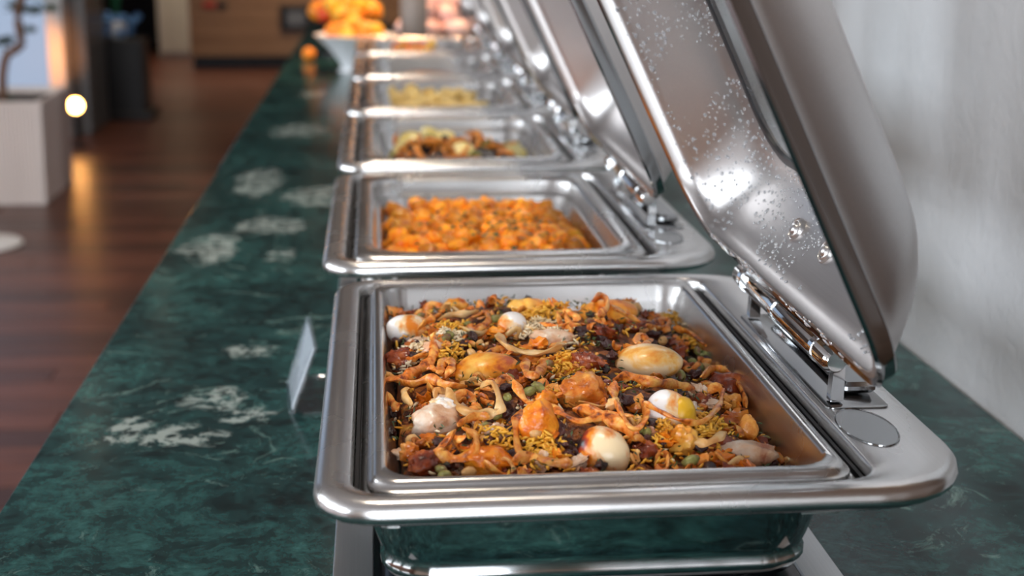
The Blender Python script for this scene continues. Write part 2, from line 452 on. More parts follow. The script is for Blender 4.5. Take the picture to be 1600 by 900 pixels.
# ================================================================== THE ROOM
X0, X1, Y0, Y1 = ROOM_X0, ROOM_X1, ROOM_Y0, ROOM_Y1
fl = struct(mesh_obj('floor', *boxm(X0, X1 + .2, Y0, Y1, -0.10, -0.012), 'floor_wood', None, 0))
PW_ = 0.145
plank_src = {}
row = 0; yy = 1.2
while yy < 16.8:
    far = yy > 9.0
    ln = 1.5
    xx = -4.0 + (row % 3) * 0.53 + R.uniform(-.1, .1) + (1.0 if not far else 0)
    while xx < -0.25:
        x1 = min(xx + ln, -0.2) if xx + ln > -0.2 else xx + ln
        key = round(x1 - xx, 2)
        L_ = key
        if key not in plank_src:
            plank_src[key] = mesh_obj('plank', *boxm(0, L_ - .003, 0, PW_ - .003, -0.012, 0.0, 0.0015), 'floor_wood', fl, 30)
            o = plank_src[key]
        else:
            o = plank_src[key].copy(); C.objects.link(o)
        o.location = (xx, yy, R.uniform(-.0006, .0006))
        xx += ln
    yy += PW_; row += 1
struct(mesh_obj('ceiling', *boxm(X0, X1 + .2, Y0, Y1, ROOM_H, ROOM_H + .1), 'ceiling_paint', None, 0))
struct(mesh_obj('wall_right', *boxm(X1, X1 + .2, 0.92, Y1, -0.1, ROOM_H), 'plaster', None, 0))
wp = struct(mesh_obj('wall_right_added', *boxm(X1 + .02, X1 + .2, Y0, 0.92, -0.1, ROOM_H), 'reflected_wood', None, 0))  # unseen dark panelling, added to darken and warm reflections in the steel
for k in range(10):
    mesh_obj('panel', *boxm(X1, X1 + .02, Y0 + .452 * k + .003, Y0 + .452 * (k + 1) - .003, 0.0, ROOM_H, .003), 'reflected_wood', wp, 30)
struct(mesh_obj('wall_far', *boxm(X0, X1 + .2, Y1, Y1 + .2, -0.1, ROOM_H), 'dark_wall', None, 0))


def windowed_wall(name, horizontal, fixed, thick, a0, a1, centres, half, z0, z1, mat):
    # wall slab with openings, running along y (horizontal False) or x (True)
    parts = []; cur = a0
    def bx(p, q, r, s):
        return boxm(p, q, min(fixed, fixed + thick), max(fixed, fixed + thick), r, s) if horizontal else boxm(min(fixed, fixed + thick), max(fixed, fixed + thick), p, q, r, s)
    for c in centres:
        parts.append(bx(cur, c - half, -0.1, ROOM_H)); parts.append(bx(c - half, c + half, -0.1, z0)); parts.append(bx(c - half, c + half, z1, ROOM_H)); cur = c + half
    parts.append(bx(cur, a1, -0.1, ROOM_H))
    return struct(mesh_obj(name, *merge(*parts), mat, None, 0))


windowed_wall('wall_left', False, X0, -0.2, Y0, Y1, (-1.4, 1.2, 3.8), 0.95, 0.8, 2.7, 'warm_wall')
windowed_wall('wall_back', True, Y0, -0.2, X0, X1 + .2, (-0.75,), 0.95, 0.8, 2.7, 'warm_wall')
wi = 1
for horizontal, fixed, cs in ((False, X0, (-1.4, 1.2, 3.8)), (True, Y0, (-0.75,))):
    for c in cs:
        def wb(a, b, z0, z1, t0=-.06, t1=-.01):
            return boxm(c + a, c + b, fixed + t0, fixed + t1, z0, z1) if horizontal else boxm(fixed + t0, fixed + t1, c + a, c + b, z0, z1)
        wo = bpy.data.objects.new('window_%d' % wi, None); C.objects.link(wo); struct(wo); wi += 1
        mesh_obj('frame', *merge(wb(-.95, -.89, .8, 2.7), wb(.89, .95, .8, 2.7), wb(-.89, .89, .8, .86), wb(-.89, .89, 2.64, 2.7)), 'white_paint', wo, 0)
        mesh_obj('mullion', *wb(-.03, .03, .86, 2.64), 'white_paint', wo, 0)
        mesh_obj('transom', *merge(wb(-.89, -.03, 2.05, 2.10), wb(.03, .89, 2.05, 2.10)), 'white_paint', wo, 0)

# unseen ceiling downlights, added to brighten food and room and glint in the steel
for k, (lx, ly) in enumerate(((-0.15, 1.15), (-0.15, 3.3), (-0.15, 5.5), (-2.6, 2.0), (-1.6, 7.6), (-1.6, 10.2), (-2.0, 15.0), (-0.6, 13.2))):
    t = empty('added_downlight', (lx, ly, ROOM_H), 'added round warm lamp as ceiling downlight ' + ('above the nearest chafing dish', 'above the third and fourth chafing dishes', 'above the fruit bowl', 'above the open floor', 'above the planter', 'above the black pedestal', 'in front of the white door', 'above the reception desk')[k], 'light', 'added ceiling lamps')
    mesh_obj('trim_ring', *lathe([(.05, 0), (.075, -.004), (.085, -.012), (.08, -.016), (.055, -.012), (.05, 0)], 24), 'white_paint', t)
    l = bpy.data.lights.new('fill', 'SPOT'); l.energy = 42 if ly < 7 else (45, 45, 120, 110)[k - 4]; l.color = (1, .86, .70) if ly < 7 else (1, .80, .60); l.spot_size = math.radians(100); l.spot_blend = .7; l.shadow_soft_size = .05
    lo = bpy.data.objects.new('fill', l); C.objects.link(lo); lo.location = (lx, ly, ROOM_H - .03)
    mesh_obj('lens', *lathe([(.001, -.006), (.05, -.006), (.05, -.004), (.001, -.004)], 24), 'fill_glow', t)

# ================================================================== COUNTER
wt = empty('marble_worktop', (0.15, 2.0, CT), 'long green marble worktop veined with white along the pale wall', 'worktop')
mesh_obj('slab', *boxm(-0.338, X1 - .002, -1.2, 3.034, CT - .03, CT, .002), 'green_marble', wt, 30, wt.location)
mesh_obj('slab', *boxm(-0.341, X1 - .002, 3.037, 7.6, CT - .03, CT, .002), 'green_marble', wt, 30, wt.location)
cb = empty('buffet_cabinet', (0.15, 3.2, 0), 'dark wooden buffet cabinet under the green marble worktop', 'cabinet')
mesh_obj('body', *boxm(-0.28, X1 - .01, -1.1, 7.5, .08, CT - .032), 'black_wood', cb, 0, cb.location)
mesh_obj('plinth', *boxm(-0.24, X1 - .01, -1.05, 7.45, .001, .08), 'black_wood', cb, 0, cb.location)
for k in range(10):
    d = mesh_obj('door', *boxm(-0.300, -0.282, -1.05 + k * .85, -1.05 + k * .85 + .82, .1, CT - .06, .003), 'black_wood', cb, 30, cb.location)
    mesh_obj('handle', *boxm(-0.318, -0.301, -1.0 + k * .85, -.98 + k * .85, .5, .65, .002), 'steel_polished', d, 30, cb.location)

# ================================================================== CHAFING DISH (built once, copied five times)
BASE = Vector((0.175, 1.118, CT))
Z = RIM


def make_dish():
    t = empty('chafing_dish', BASE, '', 'chafing dish', 'row of open chafing dishes along the counter')
    def P(name, vf, mat, parent=t, smooth=40): return mesh_obj(name, vf[0], vf[1], mat, parent, smooth, BASE)
    E_ = (-0.047, 0.398, 0.832, 1.425, (.045, .080, .080, .045))
    H_ = (-0.0235, 0.327, 0.848, 1.404, .026)
    LO = [inset(E_, .012, Z - .016), inset(E_, .004, Z - .0168), inset(E_, .001, Z - .0145), inset(E_, 0, Z - .0105), inset(E_, .001, Z - .006), inset(E_, .0035, Z - .002), inset(E_, .0075, Z - .0003), inset(E_, .010, Z),
          inset(H_, 0, Z), inset(H_, .0012, Z - .001), inset(H_, .0022, Z - .005), inset(H_, .0028, Z - .018), inset(H_, .0068, Z - .018), inset(H_, .0075, Z - .012), inset(H_, .0135, Z - .007), inset(H_, .016, Z - .008), inset(H_, .019, Z - .02), inset(H_, .019, Z - .032)]
    P('frame', loft(LO), 'steel_frame', smooth=60)
    P('slot_shade', loft([inset(H_, .0030, Z - .017), inset(H_, .0066, Z - .017), inset(H_, .0062, Z - .010), inset(H_, .0034, Z - .010)], closed=True), 'black_rubber')  # black strip added for the shade in the frame slot
    # water basin under the frame
    B_ = (-0.014, 0.302, 0.856, 1.394, .05)
    LB = [inset(B_, -.012, Z - .0165), inset(B_, 0, Z - .0175), inset(B_, .004, Z - .040), inset(B_, .009, Z - .055), inset(B_, .012, Z - .062), inset(B_, .010, Z - .066), inset(B_, .010, Z - .070), inset(B_, .016, Z - .078), inset(B_, .035, Z - .086), inset(B_, .06, Z - .088)]
    P('water_basin', loft(LB, False, True), 'steel_polished', smooth=60)
    for fx, fy in ((.05, .92), (.23, .92), (.05, 1.32), (.23, 1.32)):
        P('foot', lathe([(.012, -.062), (.012, -.006), (.016, -.003), (.016, 0), (.001, 0)][::-1], 14, (fx, fy, Z - .0758)), 'black_rubber')
    # hinge on the wall side shelf
    plate = P('hinge_plate', loft([rr(.331, .380, .985, 1.250, .006, Z + .0002), rr(.331, .380, .985, 1.250, .006, Z + .0012), rr(.332, .379, .986, 1.249, .005, Z + .0018)], False, True), 'steel_dark_reflect')
    P('step', boxm(.352, .378, 1.01, 1.225, Z + .003, Z + .012, .003), 'steel_dark_reflect', plate)
    for uy in (.992, 1.232):
        pts = []
        prof = [(.336, .0005), (.346, .0005), (.346, .026), (.343, .034), (.337, .040), (.330, .040), (.326, .034), (.329, .030), (.334, .031), (.337, .024), (.336, .006)]
        v = [(x, uy, Z + z + .003) for x, z in prof] + [(x, uy + .010, Z + z + .003) for x, z in prof]
        n = len(prof); f = [tuple(range(n)), tuple(reversed(range(n, 2 * n)))] + [((k + 1) % n, k, n + k, n + (k + 1) % n) for k in range(n)]
        P('hinge_upright', (v, f), 'chrome', smooth=30)
    P('hinge_barrel', tube([(.333, .975, Z + .040), (.333, .980, Z + .040), (.333, 1.252, Z + .040), (.333, 1.258, Z + .040)], [.007, .0100, .0100, .007], 16), 'steel_polished')
    for ky in (1.006, 1.118, 1.224):
        P('hinge_collar', tube([(.333, ky, Z + .040), (.333, ky + .008, Z + .040)], .0112, 16), 'chrome')
    # flat disc next to the hinge, a recess's darkness put into its colour
    for cyy in (.945,):
        ov = lambda rx, ry, z: [(.348 + rx * math.cos(2 * math.pi * k / 32), cyy + ry * math.sin(2 * math.pi * k / 32), z) for k in range(32)]
        P('recess_shade', loft([ov(.0205, .040, Z + .0002), ov(.0203, .0398, Z + .0010), ov(.0196, .0391, Z + .0013), ov(.0190, .0385, Z + .0006), ov(.001, .001, Z + .0005)], False, True), 'steel_dark_reflect')
    # ---- lid, opened about the hinge
    XH, ZH, YN, TH = 0.318, Z + .061, 0.803, math.radians(64.4)
    L, V, D = .568, .375, .071
    vd = Vector((-math.cos(TH), 0, math.sin(TH))); wd = Vector((math.sin(TH), 0, math.cos(TH)))
    O = Vector((XH, YN, ZH))
    def G(u, v, w_): return tuple(O + Vector((0, u, 0)) + vd * v + wd * w_)
    def vault(v): return .007 * math.sin(math.pi * min(max(v / V, 0), 1))
    def ring(du, dv, r, w_, vt=1.0):
        return [G(a, b, w_ + vt * vault(b)) for a, b, _ in rr(du, L - du, dv, V - dv, r, 0, 9)]
    T = .0012
    inner, outer = [], []
    for tt in (0, .06, .14, .25, .38, .52, .68, .84, 1.0):
        ww = .013 + (D - .013) * (1 - (1 - tt) ** 2.0); fb = min(1, tt * 1.5)
        rad = .055 + .01 * tt
        inner.append(ring(.012 + tt * .090, .012 + tt * .046, rad, ww - .0006, fb)); outer.append(ring(.0105 + tt * .089, .0105 + tt * .045, rad + .001, ww + T, fb))
    win_o = ring(.112, .066, .055, D + T + .0004); win_i = ring(.112, .066, .055, D - .001)
    bead = [ring(.0115, .0115, .0555, .009, 0), ring(.0105, .0105, .056, .001, 0), ring(.010, .010, .056, .000, 0), ring(.006, .006, .058, -.0005, 0), ring(.002, .002, .060, -.002, 0), ring(0, 0, .061, .0005, 0), ring(.0018, .0018, .060, .0035, 0), ring(.0022, .0022, .060, .0105, 0), ring(.0030, .0030, .0595, .0122, 0), ring(.0060, .0060, .058, .0130, 0), ring(.0090, .0090, .056, .0132, 0)]
    loops = [win_i] + inner[::-1] + bead + outer + [win_o]
    lid = P('lid', loft(loops, closed=True), 'steel_lid', smooth=50)
    lid.data.materials.append(MATS['steel_dark_reflect']); nn_ = len(win_i)
    for fi in range((len(inner) + 4) * nn_, (len(inner) + 1 + len(bead)) * nn_): lid.data.polygons[fi].material_index = 1  # rim skirt gets the dark reflection as colour
    lid['inner_faces'] = (len(inner) + 1) * nn_
    # gasket and pane
    g = [ring(.1135, .0675, .054, D + .003), ring(.1085, .0625, .057, D + .0035), ring(.1085, .0625, .057, D - .003), ring(.1115, .0655, .055, D - .004), ring(.1165, .0705, .052, D - .003), ring(.1165, .0705, .052, D + .002)]
    P('gasket', loft(g, closed=True), 'black_rubber', lid)
    P('window_pane', loft([ring(.1135, .0675, .054, D + .0015), ring(.1135, .0675, .054, D - .0015)], True, True), 'clear_glass', lid, smooth=30)
    # rivets on the hinge side wall of the lid
    nrm = (vd * .78 - wd * .62).normalized()
    for u in (.250, .332):
        c = Vector(G(u, .0290, .0445)); z_ = nrm; x_ = Vector((0, 1, 0)); y_ = z_.cross(x_)
        M = Matrix(((x_.x, y_.x, z_.x, c.x), (x_.y, y_.y, z_.y, c.y), (x_.z, y_.z, z_.z, c.z), (0, 0, 0, 1)))
        P('rivet', xf(lathe([(.0105, -.009), (.0105, .0005), (.0098, .0016), (.0090, .0004), (.0084, .0004), (.0078, .0018), (.0068, .0022), (.0060, .0008), (.0052, .0010), (.0046, .0030), (.0030, .0042), (.0010, .0046), (.0003, .0046)], 26), M), 'steel_lid', lid, 60)
    # hinge leaf that joins the lid to the barrel
    v0 = [(.333 + .004, 1.02, Z + .046), (.333 + .004, 1.22, Z + .046), (.331, 1.22, Z + .0485), (.331, 1.02, Z + .0485)]
    lf = [Vector(G(.20, .012, .020)), Vector(G(.40, .012, .020)), Vector(G(.40, .012, .0225)), Vector(G(.20, .012, .0225))]
    P('hinge_leaf', ([*v0, *[tuple(q) for q in lf]], [(0, 1, 2, 3), (7, 6, 5, 4), (0, 4, 5, 1), (1, 5, 6, 2), (2, 6, 7, 3), (3, 7, 4, 0)]), 'chrome', lid, 30)
    # handle at the front edge
    hp = [Vector(G(u, V + dv, .012)) for u, dv in ((.18, -.004), (.18, .03), (.20, .042), (.34, .042), (.36, .03), (.36, -.004))]
    P('handle', tube(hp, .006, 10, up=Vector((0, .01, 1))), 'steel_polished', lid)
    return t, lid, (G, L, V, D, P)


dish, lid0, LG = make_dish()


def make_droplets(G, P, lid, L, V, D):
    v0, f0 = ball(7, 4); half = [(p[0], p[1], max(p[2], -0.15)) for p in v0]
    VV, FF = [], []
    RR = random.Random(5)
    me = lid.data; nf = int(lid['inner_faces']); polys = [me.polygons[k] for k in range(nf)]
    off = BASE; wts = [p.area for p in polys]; wdn = (Vector(G(0, 0, 1)) - Vector(G(0, 0, 0)))
    for p_ in RR.choices(polys, wts, k=4200):
        q = [me.vertices[k].co for k in p_.vertices]; a, b_ = RR.random(), RR.random()
        p = (q[0] * (1 - a) + q[1] * a) * (1 - b_) + (q[3] * (1 - a) + q[2] * a) * b_ + off
        if noise.noise(Vector(p) * 14) < -.2 or min((p - Vector(G(u_, .029, .046))).length for u_ in (.250, .332)) < .016: continue
        nn = p_.normal.copy()
        if nn.dot(wdn) > 0: nn = -nn
        r = RR.choice((.0008, .0009, .0010, .0012, .0016, .0021)) * RR.uniform(.8, 1.15)
        x_ = (q[1] - q[0]).normalized(); y_ = nn.cross(x_); b = len(VV)
        for s in half: VV.append(tuple(p + x_ * (s[0] * r) + y_ * (s[1] * r) + nn * (s[2] * r * .7)))
        FF += [tuple(k + b for k in f) for f in f0]
    # trickles along the lower flange
    for k in range(46):
        u = RR.uniform(.05, L - .05); ln = RR.uniform(.002, .012); v = RR.uniform(.001, .013)
        b = len(VV); p = Vector(G(u, v, -.001)); nn = Vector(G(0, 0, -1)) - Vector(G(0, 0, 0)); y_ = Vector(G(0, 1, 0)) - Vector(G(0, 0, 0))
        for q in half: VV.append(tuple(p + Vector((0, 1, 0)) * (q[0] * ln) + y_ * (q[1] * .0013) + nn * (q[2] * .001)))
        FF += [tuple(i + b for i in f) for f in f0]
    o = P('water_droplets', (VV, FF), 'water', lid, 60); o['kind'] = 'stuff'


DX, DY = -0.017, 0.655
dishes = [dish]
for i in range(1, 6):
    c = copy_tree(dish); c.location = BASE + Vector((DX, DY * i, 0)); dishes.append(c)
make_droplets(LG[0], LG[4], lid0, LG[1], LG[2], LG[3])
for o in C.objects:
    if 'inner_faces' in o: del o['inner_faces']
for d, lab in zip(dishes, ('nearest open stainless chafing dish, full of biryani, droplets inside its lid', 'second chafing dish from the camera, holding orange potato cubes', 'third chafing dish from the camera, holding dark mushrooms and orange strips',
                           'fourth chafing dish from the camera, holding pale yellow food', 'fifth chafing dish from the camera, nearly empty with brown sauce', 'sixth and farthest chafing dish, with a few orange pieces')):
    d['label'] = lab

# heating trays (steel border round black glass) under each dish
tr = empty('heating_tray', (0.157, 1.118, CT), '', 'heating tray', 'heating trays under the chafing dishes')
def TP(name, vf, mat): return mesh_obj(name, vf[0], vf[1], mat, tr, 40, tr.location)
TE = (-0.042, 0.356, 0.85, 1.40, .006)
TP('border', loft([inset(TE, 0, CT + .0002), inset(TE, 0, CT + .009), inset(TE, .001, CT + .010), inset(TE, .031, CT + .010), inset(TE, .032, CT + .008), inset(TE, .032, CT + .0002)], closed=True), 'steel_tray')
TP('glass_plate', boxm(TE[0] + .0325, TE[1] - .0325, TE[2] + .0325, TE[3] - .0325, CT + .0003, CT + .0078), 'black_glass')
for i in range(6):
    c = tr if i == 0 else copy_tree(tr)
    c.location = Vector((0.157 + (DX if i else 0), 1.118 + DY * i, CT))
    c['label'] = ('steel bordered black glass heating tray under the nearest chafing dish', 'heating tray under the second chafing dish, dish of potato cubes', 'heating tray under the third chafing dish, dish of mushrooms', 'heating tray under the fourth chafing dish, dish of yellow food', 'heating tray under the fifth chafing dish', 'heating tray under the farthest chafing dish')[i]

# ---- food pans
PB = Vector((0.150, 1.121, Z - .065))
PE = (-0.012, 0.313, 0.856, 1.386, .022)
def pan_mesh(wide):
    if not wide:
        I_ = (PE[0] + .0125, PE[1] - .0125, PE[2] + .0135, PE[3] - .0135, .026)
        L_ = [inset(PE, .001, Z - .009), inset(PE, 0, Z - .006), inset(PE, .0005, Z - .003), inset(PE, .003, Z - .002), inset(PE, .0042, Z + .0005), inset(PE, .006, Z + .003), inset(PE, .009, Z + .0035), inset(I_, -.0005, Z + .0025), inset(I_, .0015, Z - .001),
              inset(I_, .004, Z - .014), inset(I_, .0055, Z - .017), inset(I_, .013, Z - .042), inset(I_, .017, Z - .049), inset(I_, .026, Z - .052), inset(I_, .045, Z - .053)]
    else:
        I_ = (PE[0] + .021, PE[1] - .020, PE[2] + .030, PE[3] - .030, .045)
        L_ = [inset(PE, .001, Z - .009), inset(PE, 0, Z - .006), inset(PE, .001, Z - .001), inset(PE, .004, Z + .001), inset(I_, -.004, Z + .001), inset(I_, -.001, Z - .001), inset(I_, .001, Z - .006), inset(I_, .003, Z - .021), inset(I_, .005, Z - .023), inset(I_, .0085, Z - .024), inset(I_, .010, Z - .027),
              inset(I_, .016, Z - .050), inset(I_, .021, Z - .056), inset(I_, .03, Z - .059), inset(I_, .05, Z - .060)]
    return loft(L_, False, True)
PANLAB = ('deep stainless food pan heaped with biryani in the nearest chafing dish', 'stainless food pan with wide flange holding orange potato cubes', 'stainless food pan holding mushrooms and orange strips', 'stainless food pan holding pale yellow food', 'stainless food pan with a thin layer of brown sauce', 'stainless food pan in the farthest chafing dish')
pan = mesh_obj('food_pan', *pan_mesh(False), 'steel_pan', None, 45, PB); tag(pan, PANLAB[0], 'food pan', 'food pans in the chafing dishes')
pan2 = mesh_obj('food_pan', *pan_mesh(True), 'steel_pan', None, 45, PB); pan2.location = PB + Vector((DX, DY, 0)); tag(pan2, PANLAB[1], 'food pan', 'food pans in the chafing dishes')
for i in range(2, 6):
    c = pan2.copy(); C.objects.link(c); c.location = PB + Vector((DX, DY * i, 0)); c['label'] = PANLAB[i]

# ================================================================== BIRYANI IN THE NEAREST PAN
def zf(x, y):
    a = x / .300; b = (y - .870) / .500
    fa = max(0.0, 1 - abs(2 * a - 0.85) ** 3); gb = max(0.0, 1 - 0.65 * abs(2 * b - 1) ** 4)
    e = max(0.0, min(1.0, min(x, .3 - x, y - .87, 1.37 - y) / .03))
    return Z - .031 + .034 * fa * gb + e * (.0075 * noise.noise(Vector((x * 20, y * 20, 5))) + .004 * noise.noise(Vector((x * 48, y * 48, 9))))


def on_food(px, py, lift=0.0):
    z = Z - .015
    for _ in range(12):
        p = at(px, py, z=z + lift); z = zf(p.x, p.y)
    return Vector((p.x, p.y, z + lift))


def in_pan(x, y, m=0.004): return .004 + m < x < .296 - m and .876 + m < y < 1.366 - m


NX, NY = 70, 100
bv, bf = [], []
for j in range(NY + 1):
    for i in range(NX + 1):
        x = .0095 + .281 * i / NX; y = .8785 + .485 * j / NY
        e = min(i, NX - i, j, NY - j)
        n1 = noise.noise(Vector((x * 60, y * 60, 1))) * .0035 + noise.noise(Vector((x * 150, y * 150, 4))) * .0022
        dz = zf(x, y) + n1 - .004
        if not e: dz -= .012
        k = max(0.0, (Z - .025 - dz) / .02); cx, cy = .150, 1.121
        bv.append((cx + (x - cx) * (1 - .05 * k), cy + (y - cy) * (1 - .03 * k), max(dz, Z - .050)))
for j in range(NY):
    for i in range(NX):
        a = j * (NX + 1) + i; bf.append((a, a + 1, a + NX + 2, a + NX + 1))
tag(mesh_obj('rice_bed', bv, bf, 'rice_bed', None, 80, (.15, 1.121, Z - .06)), 'brown spiced rice packed under the biryani toppings in the nearest pan', 'rice', kind='stuff')


def grains(name, mat, n, seed, label, size=(.0042, .0009), thr=0.0, sx=1.0, lift=.0015, tilt=.5, flake=False, hot=None):
    RR = random.Random(seed); v0, f0 = (ball(5, 4) if not flake else ([(-1, 0, 0), (0, -.6, .25), (1, 0, 0), (0, .6, .25), (0, 0, -.1)], [(0, 1, 3), (1, 2, 3), (0, 4, 1), (1, 4, 2), (2, 4, 3), (3, 4, 0)]))
    VV, FF = [], []; c = 0; tries = 0
    while c < n and tries < n * 40:
        tries += 1
        x = RR.uniform(.006, .294); y = RR.uniform(.88, 1.362); up_ = 0
        if hot and RR.random() < .55:
            h = RR.choice(hot); x = h.x + RR.gauss(0, .0085); y = h.y + RR.gauss(0, .012); up_ = .004 * max(0, 1 - ((x - h.x) ** 2 + (y - h.y) ** 2) / .0003)
        elif noise.noise(Vector((x * 38 * sx + seed, y * 38 * sx, seed))) < thr: continue
        x += RR.gauss(0, .002); y += RR.gauss(0, .002)
        if not in_pan(x, y, 0.003): continue
        M = Matrix.Translation((x, y, zf(x, y) + up_ + lift + RR.uniform(-.002, .0045))) @ Matrix.Rotation(RR.uniform(0, 6.28), 4, 'Z') @ Matrix.Rotation(RR.gauss(0, tilt), 4, 'Y') @ Matrix.Rotation(RR.uniform(0, 6.28), 4, 'X')
        l = size[0] * RR.uniform(.7, 1.15); r = size[1] * RR.uniform(.8, 1.2); b = len(VV)
        for q in v0: VV.append(tuple(M @ Vector((q[0] * l, q[1] * r, q[2] * r + (.0006 * q[0] * q[0] if not flake else 0)))))
        FF += [tuple(i + b for i in f) for f in f0]; c += 1
    return tag(mesh_obj(name, VV, FF, mat, None, 80, (.15, 1.121, Z - .05)), label, 'rice' if not flake else 'herbs', kind='stuff')


grains('saffron_rice', 'rice_yellow', 1900, 3, 'yellow saffron rice grains scattered through the biryani', (.0044, .00115), thr=.16, hot=[on_food(*q) for q in ((1110, 672), (1118, 690), (880, 572), (895, 585), (842, 655), (850, 690), (835, 505), (705, 520), (1095, 540), (1040, 690), (700, 560), (860, 490), (1060, 500), (770, 690))])
grains('white_rice', 'rice_white', 700, 4, 'pale rice grains scattered through the biryani', (.0044, .0011), thr=.24, hot=[on_food(*q) for q in ((850, 515), (835, 525), (870, 530), (700, 530), (1085, 520), (645, 555), (840, 650))])
grains('chopped_herbs', 'herb', 1300, 9, 'chopped dark green herbs sprinkled over the biryani', (.0032, .0014), -.05, 1.4, .004, .6, True)

# ---- whole pieces seen one by one: (name, category, px, py, width px, height px, mesh ry/rx, material, turn, lift, label)
PIECES = [
    ('boiled_egg', 'egg', 641, 512, 78, 50, .72, 'egg_white', 15, .000, 'pale boiled egg in the far left corner of the biryani'),
    ('boiled_egg', 'egg', 801, 506, 56, 46, .80, 'egg_white', 60, .004, 'small white boiled egg with browned top near the back of the biryani'),
    ('boiled_egg', 'egg', 763, 573, 106, 64, .74, 'egg_gold', 8, .004, 'large golden fried egg in the left middle of the biryani'),
    ('boiled_egg', 'egg', 950, 487, 98, 46, .72, 'egg_gold', 0, .002, 'orange stained egg at the back under browned onion'),
    ('boiled_egg', 'egg', 1014, 563, 108, 62, .78, 'egg_pale', -10, .003, 'large pale yellow egg right of centre in the biryani'),
    ('boiled_egg', 'egg', 1046, 642, 76, 74, .86, 'egg_white', -25, .007, 'white boiled egg showing yellow yolk, crossed by an onion strand'),
    ('boiled_egg', 'egg', 944, 694, 92, 80, .80, 'egg_charred', -50, .006, 'charred half white egg at the near edge of the biryani'),
    ('chicken_piece', 'chicken', 912, 603, 80, 62, .8, 'chicken', 20, .004, 'rounded orange chicken piece in the middle of the biryani'),
    ('chicken_piece', 'chicken', 916, 566, 52, 30, .7, 'chicken_dark', -20, .004, 'dark red chicken piece behind the rounded orange piece'),
    ('chicken_piece', 'chicken', 1132, 606, 76, 56, .75, 'chicken_dark', -40, .005, 'dark red glazed piece near the right wall of the pan'),
    ('chicken_piece', 'chicken', 1168, 668, 36, 60, .6, 'chicken', 70, .008, 'brown orange wedge standing against the right side of the rice'),
    ('chicken_piece', 'chicken', 682, 656, 84, 58, .7, 'chicken_pale', 25, .003, 'pale pinkish chicken piece at the left of the biryani'),
    ('chicken_piece', 'chicken', 1165, 707, 104, 26, .55, 'chicken_pale', 5, .004, 'flat pale pink slice in the near right corner of the biryani'),
    ('potato_piece', 'potato', 1067, 684, 46, 46, .9, 'egg_gold', 30, .007, 'small round tan potato in front of the egg with yolk'),
    ('chicken_piece', 'chicken', 762, 717, 84, 46, .8, 'orange_piece', -15, .002, 'red orange piece at the near left edge of the biryani'),
    ('chicken_piece', 'chicken', 664, 722, 56, 40, .8, 'chicken_dark', 10, .001, 'dark brown piece in the near left corner of the biryani'),
    ('potato_piece', 'potato', 640, 704, 32, 34, .9, 'chicken', 0, .006, 'round brown potato slice at the near left wall'),
    ('potato_piece', 'potato', 712, 479, 44, 28, .8, 'egg_gold', 10, .002, 'yellow potato lump at the back left of the biryani'),
    ('chicken_piece', 'chicken', 842, 668, 70, 90, .8, 'orange_piece', 70, .003, 'orange chunk strewn with saffron rice left of the charred egg'),
    ('potato_piece', 'potato', 853, 618, 36, 38, .9, 'orange_piece', 0, .007, 'bright orange lump left of the rounded chicken piece'),
    ('chicken_piece', 'chicken', 1038, 476, 70, 30, .6, 'orange_piece', 5, .004, 'orange strip of chicken at the far right of the biryani'),
    ('chicken_piece', 'chicken', 864, 524, 72, 30, .65, 'chicken_pale', 10, .002, 'pale shredded chicken piece behind the wide onion arc'),
    ('chicken_piece', 'chicken', 828, 478, 60, 24, .8, 'egg_gold', 0, .002, 'yellow crusted piece at the back centre of the biryani'),
    ('onion_wedge', 'onion', 692, 631, 42, 22, .5, 'egg_white', -25, .012, 'white onion petal on the pale chicken piece'),
    ('onion_wedge', 'onion', 957, 630, 30, 20, .5, 'onion_pale', 40, .010, 'translucent onion petal beside the rounded chicken piece'),
    ('chicken_piece', 'chicken', 632, 560, 56, 40, .8, 'chicken_dark', 0, .000, 'dark browned chicken piece by the left wall of the pan'),
    ('chicken_piece', 'chicken', 676, 546, 40, 34, .8, 'chicken_pale', 30, .003, 'small pinkish chicken piece behind the golden egg'),
    ('chicken_piece', 'chicken', 1010, 700, 44, 34, .8, 'chicken_dark', 10, .000, 'small dark piece right of the charred egg'),
    ('chicken_piece', 'chicken', 1120, 690, 60, 30, .8, 'chicken_dark', 10, .000, 'dark brown piece behind the flat pale slice'),
    ('chicken_piece', 'chicken', 1000, 508, 50, 24, .8, 'chicken_dark', 0, .003, 'reddish brown piece behind the pale yellow egg'),
]
for (nm, cat, px, py, wp, hp, ar, mt, turn, lift, lab) in PIECES:
    p = on_food(px, py, lift + .002); s = depth(p) / F_PX
    rx = wp * .5 * s; ry = rx * ar * 1.05
    sin_e = .36
    rz = math.sqrt(max((hp * .5 * s) ** 2 - (ry * sin_e) ** 2, (rx * .35) ** 2)) / .93
    rz = min(rz, rx * 1.0)
    is_egg = nm == 'boiled_egg'
    vf = lump(rx, ry, rz, .06 if is_egg else (.20 if mt == 'chicken_pale' else .32), 1.0 if is_egg else 2.1, .10 if is_egg else 0.0, 28, 18)
    if turn in (70,): vf = lump(rx * .9, rx * .7, rz * 1.2, .2, 1.7, 0, 22, 15)
    o = put(nm, vf, mt, p - Vector((0, 0, rz * .15)), (R.uniform(-.1, .1), R.uniform(-.1, .1), math.radians(turn) if turn != 70 else 0), lab, cat)
    if lab.startswith('white boiled egg showing'):
        y_ = lump(rx * .60, ry * .72, rz * .78, .05, 1.2, 0, 18, 12)
        yo = mesh_obj('yolk', [(x + rx * .50, y - ry * .18, z + rz * .06) for x, y, z in y_[0]], y_[1], 'yolk', o, 60)
        yo.rotation_euler = (0, 0, math.radians(12)); yo['label'] = 'soft yellow yolk'


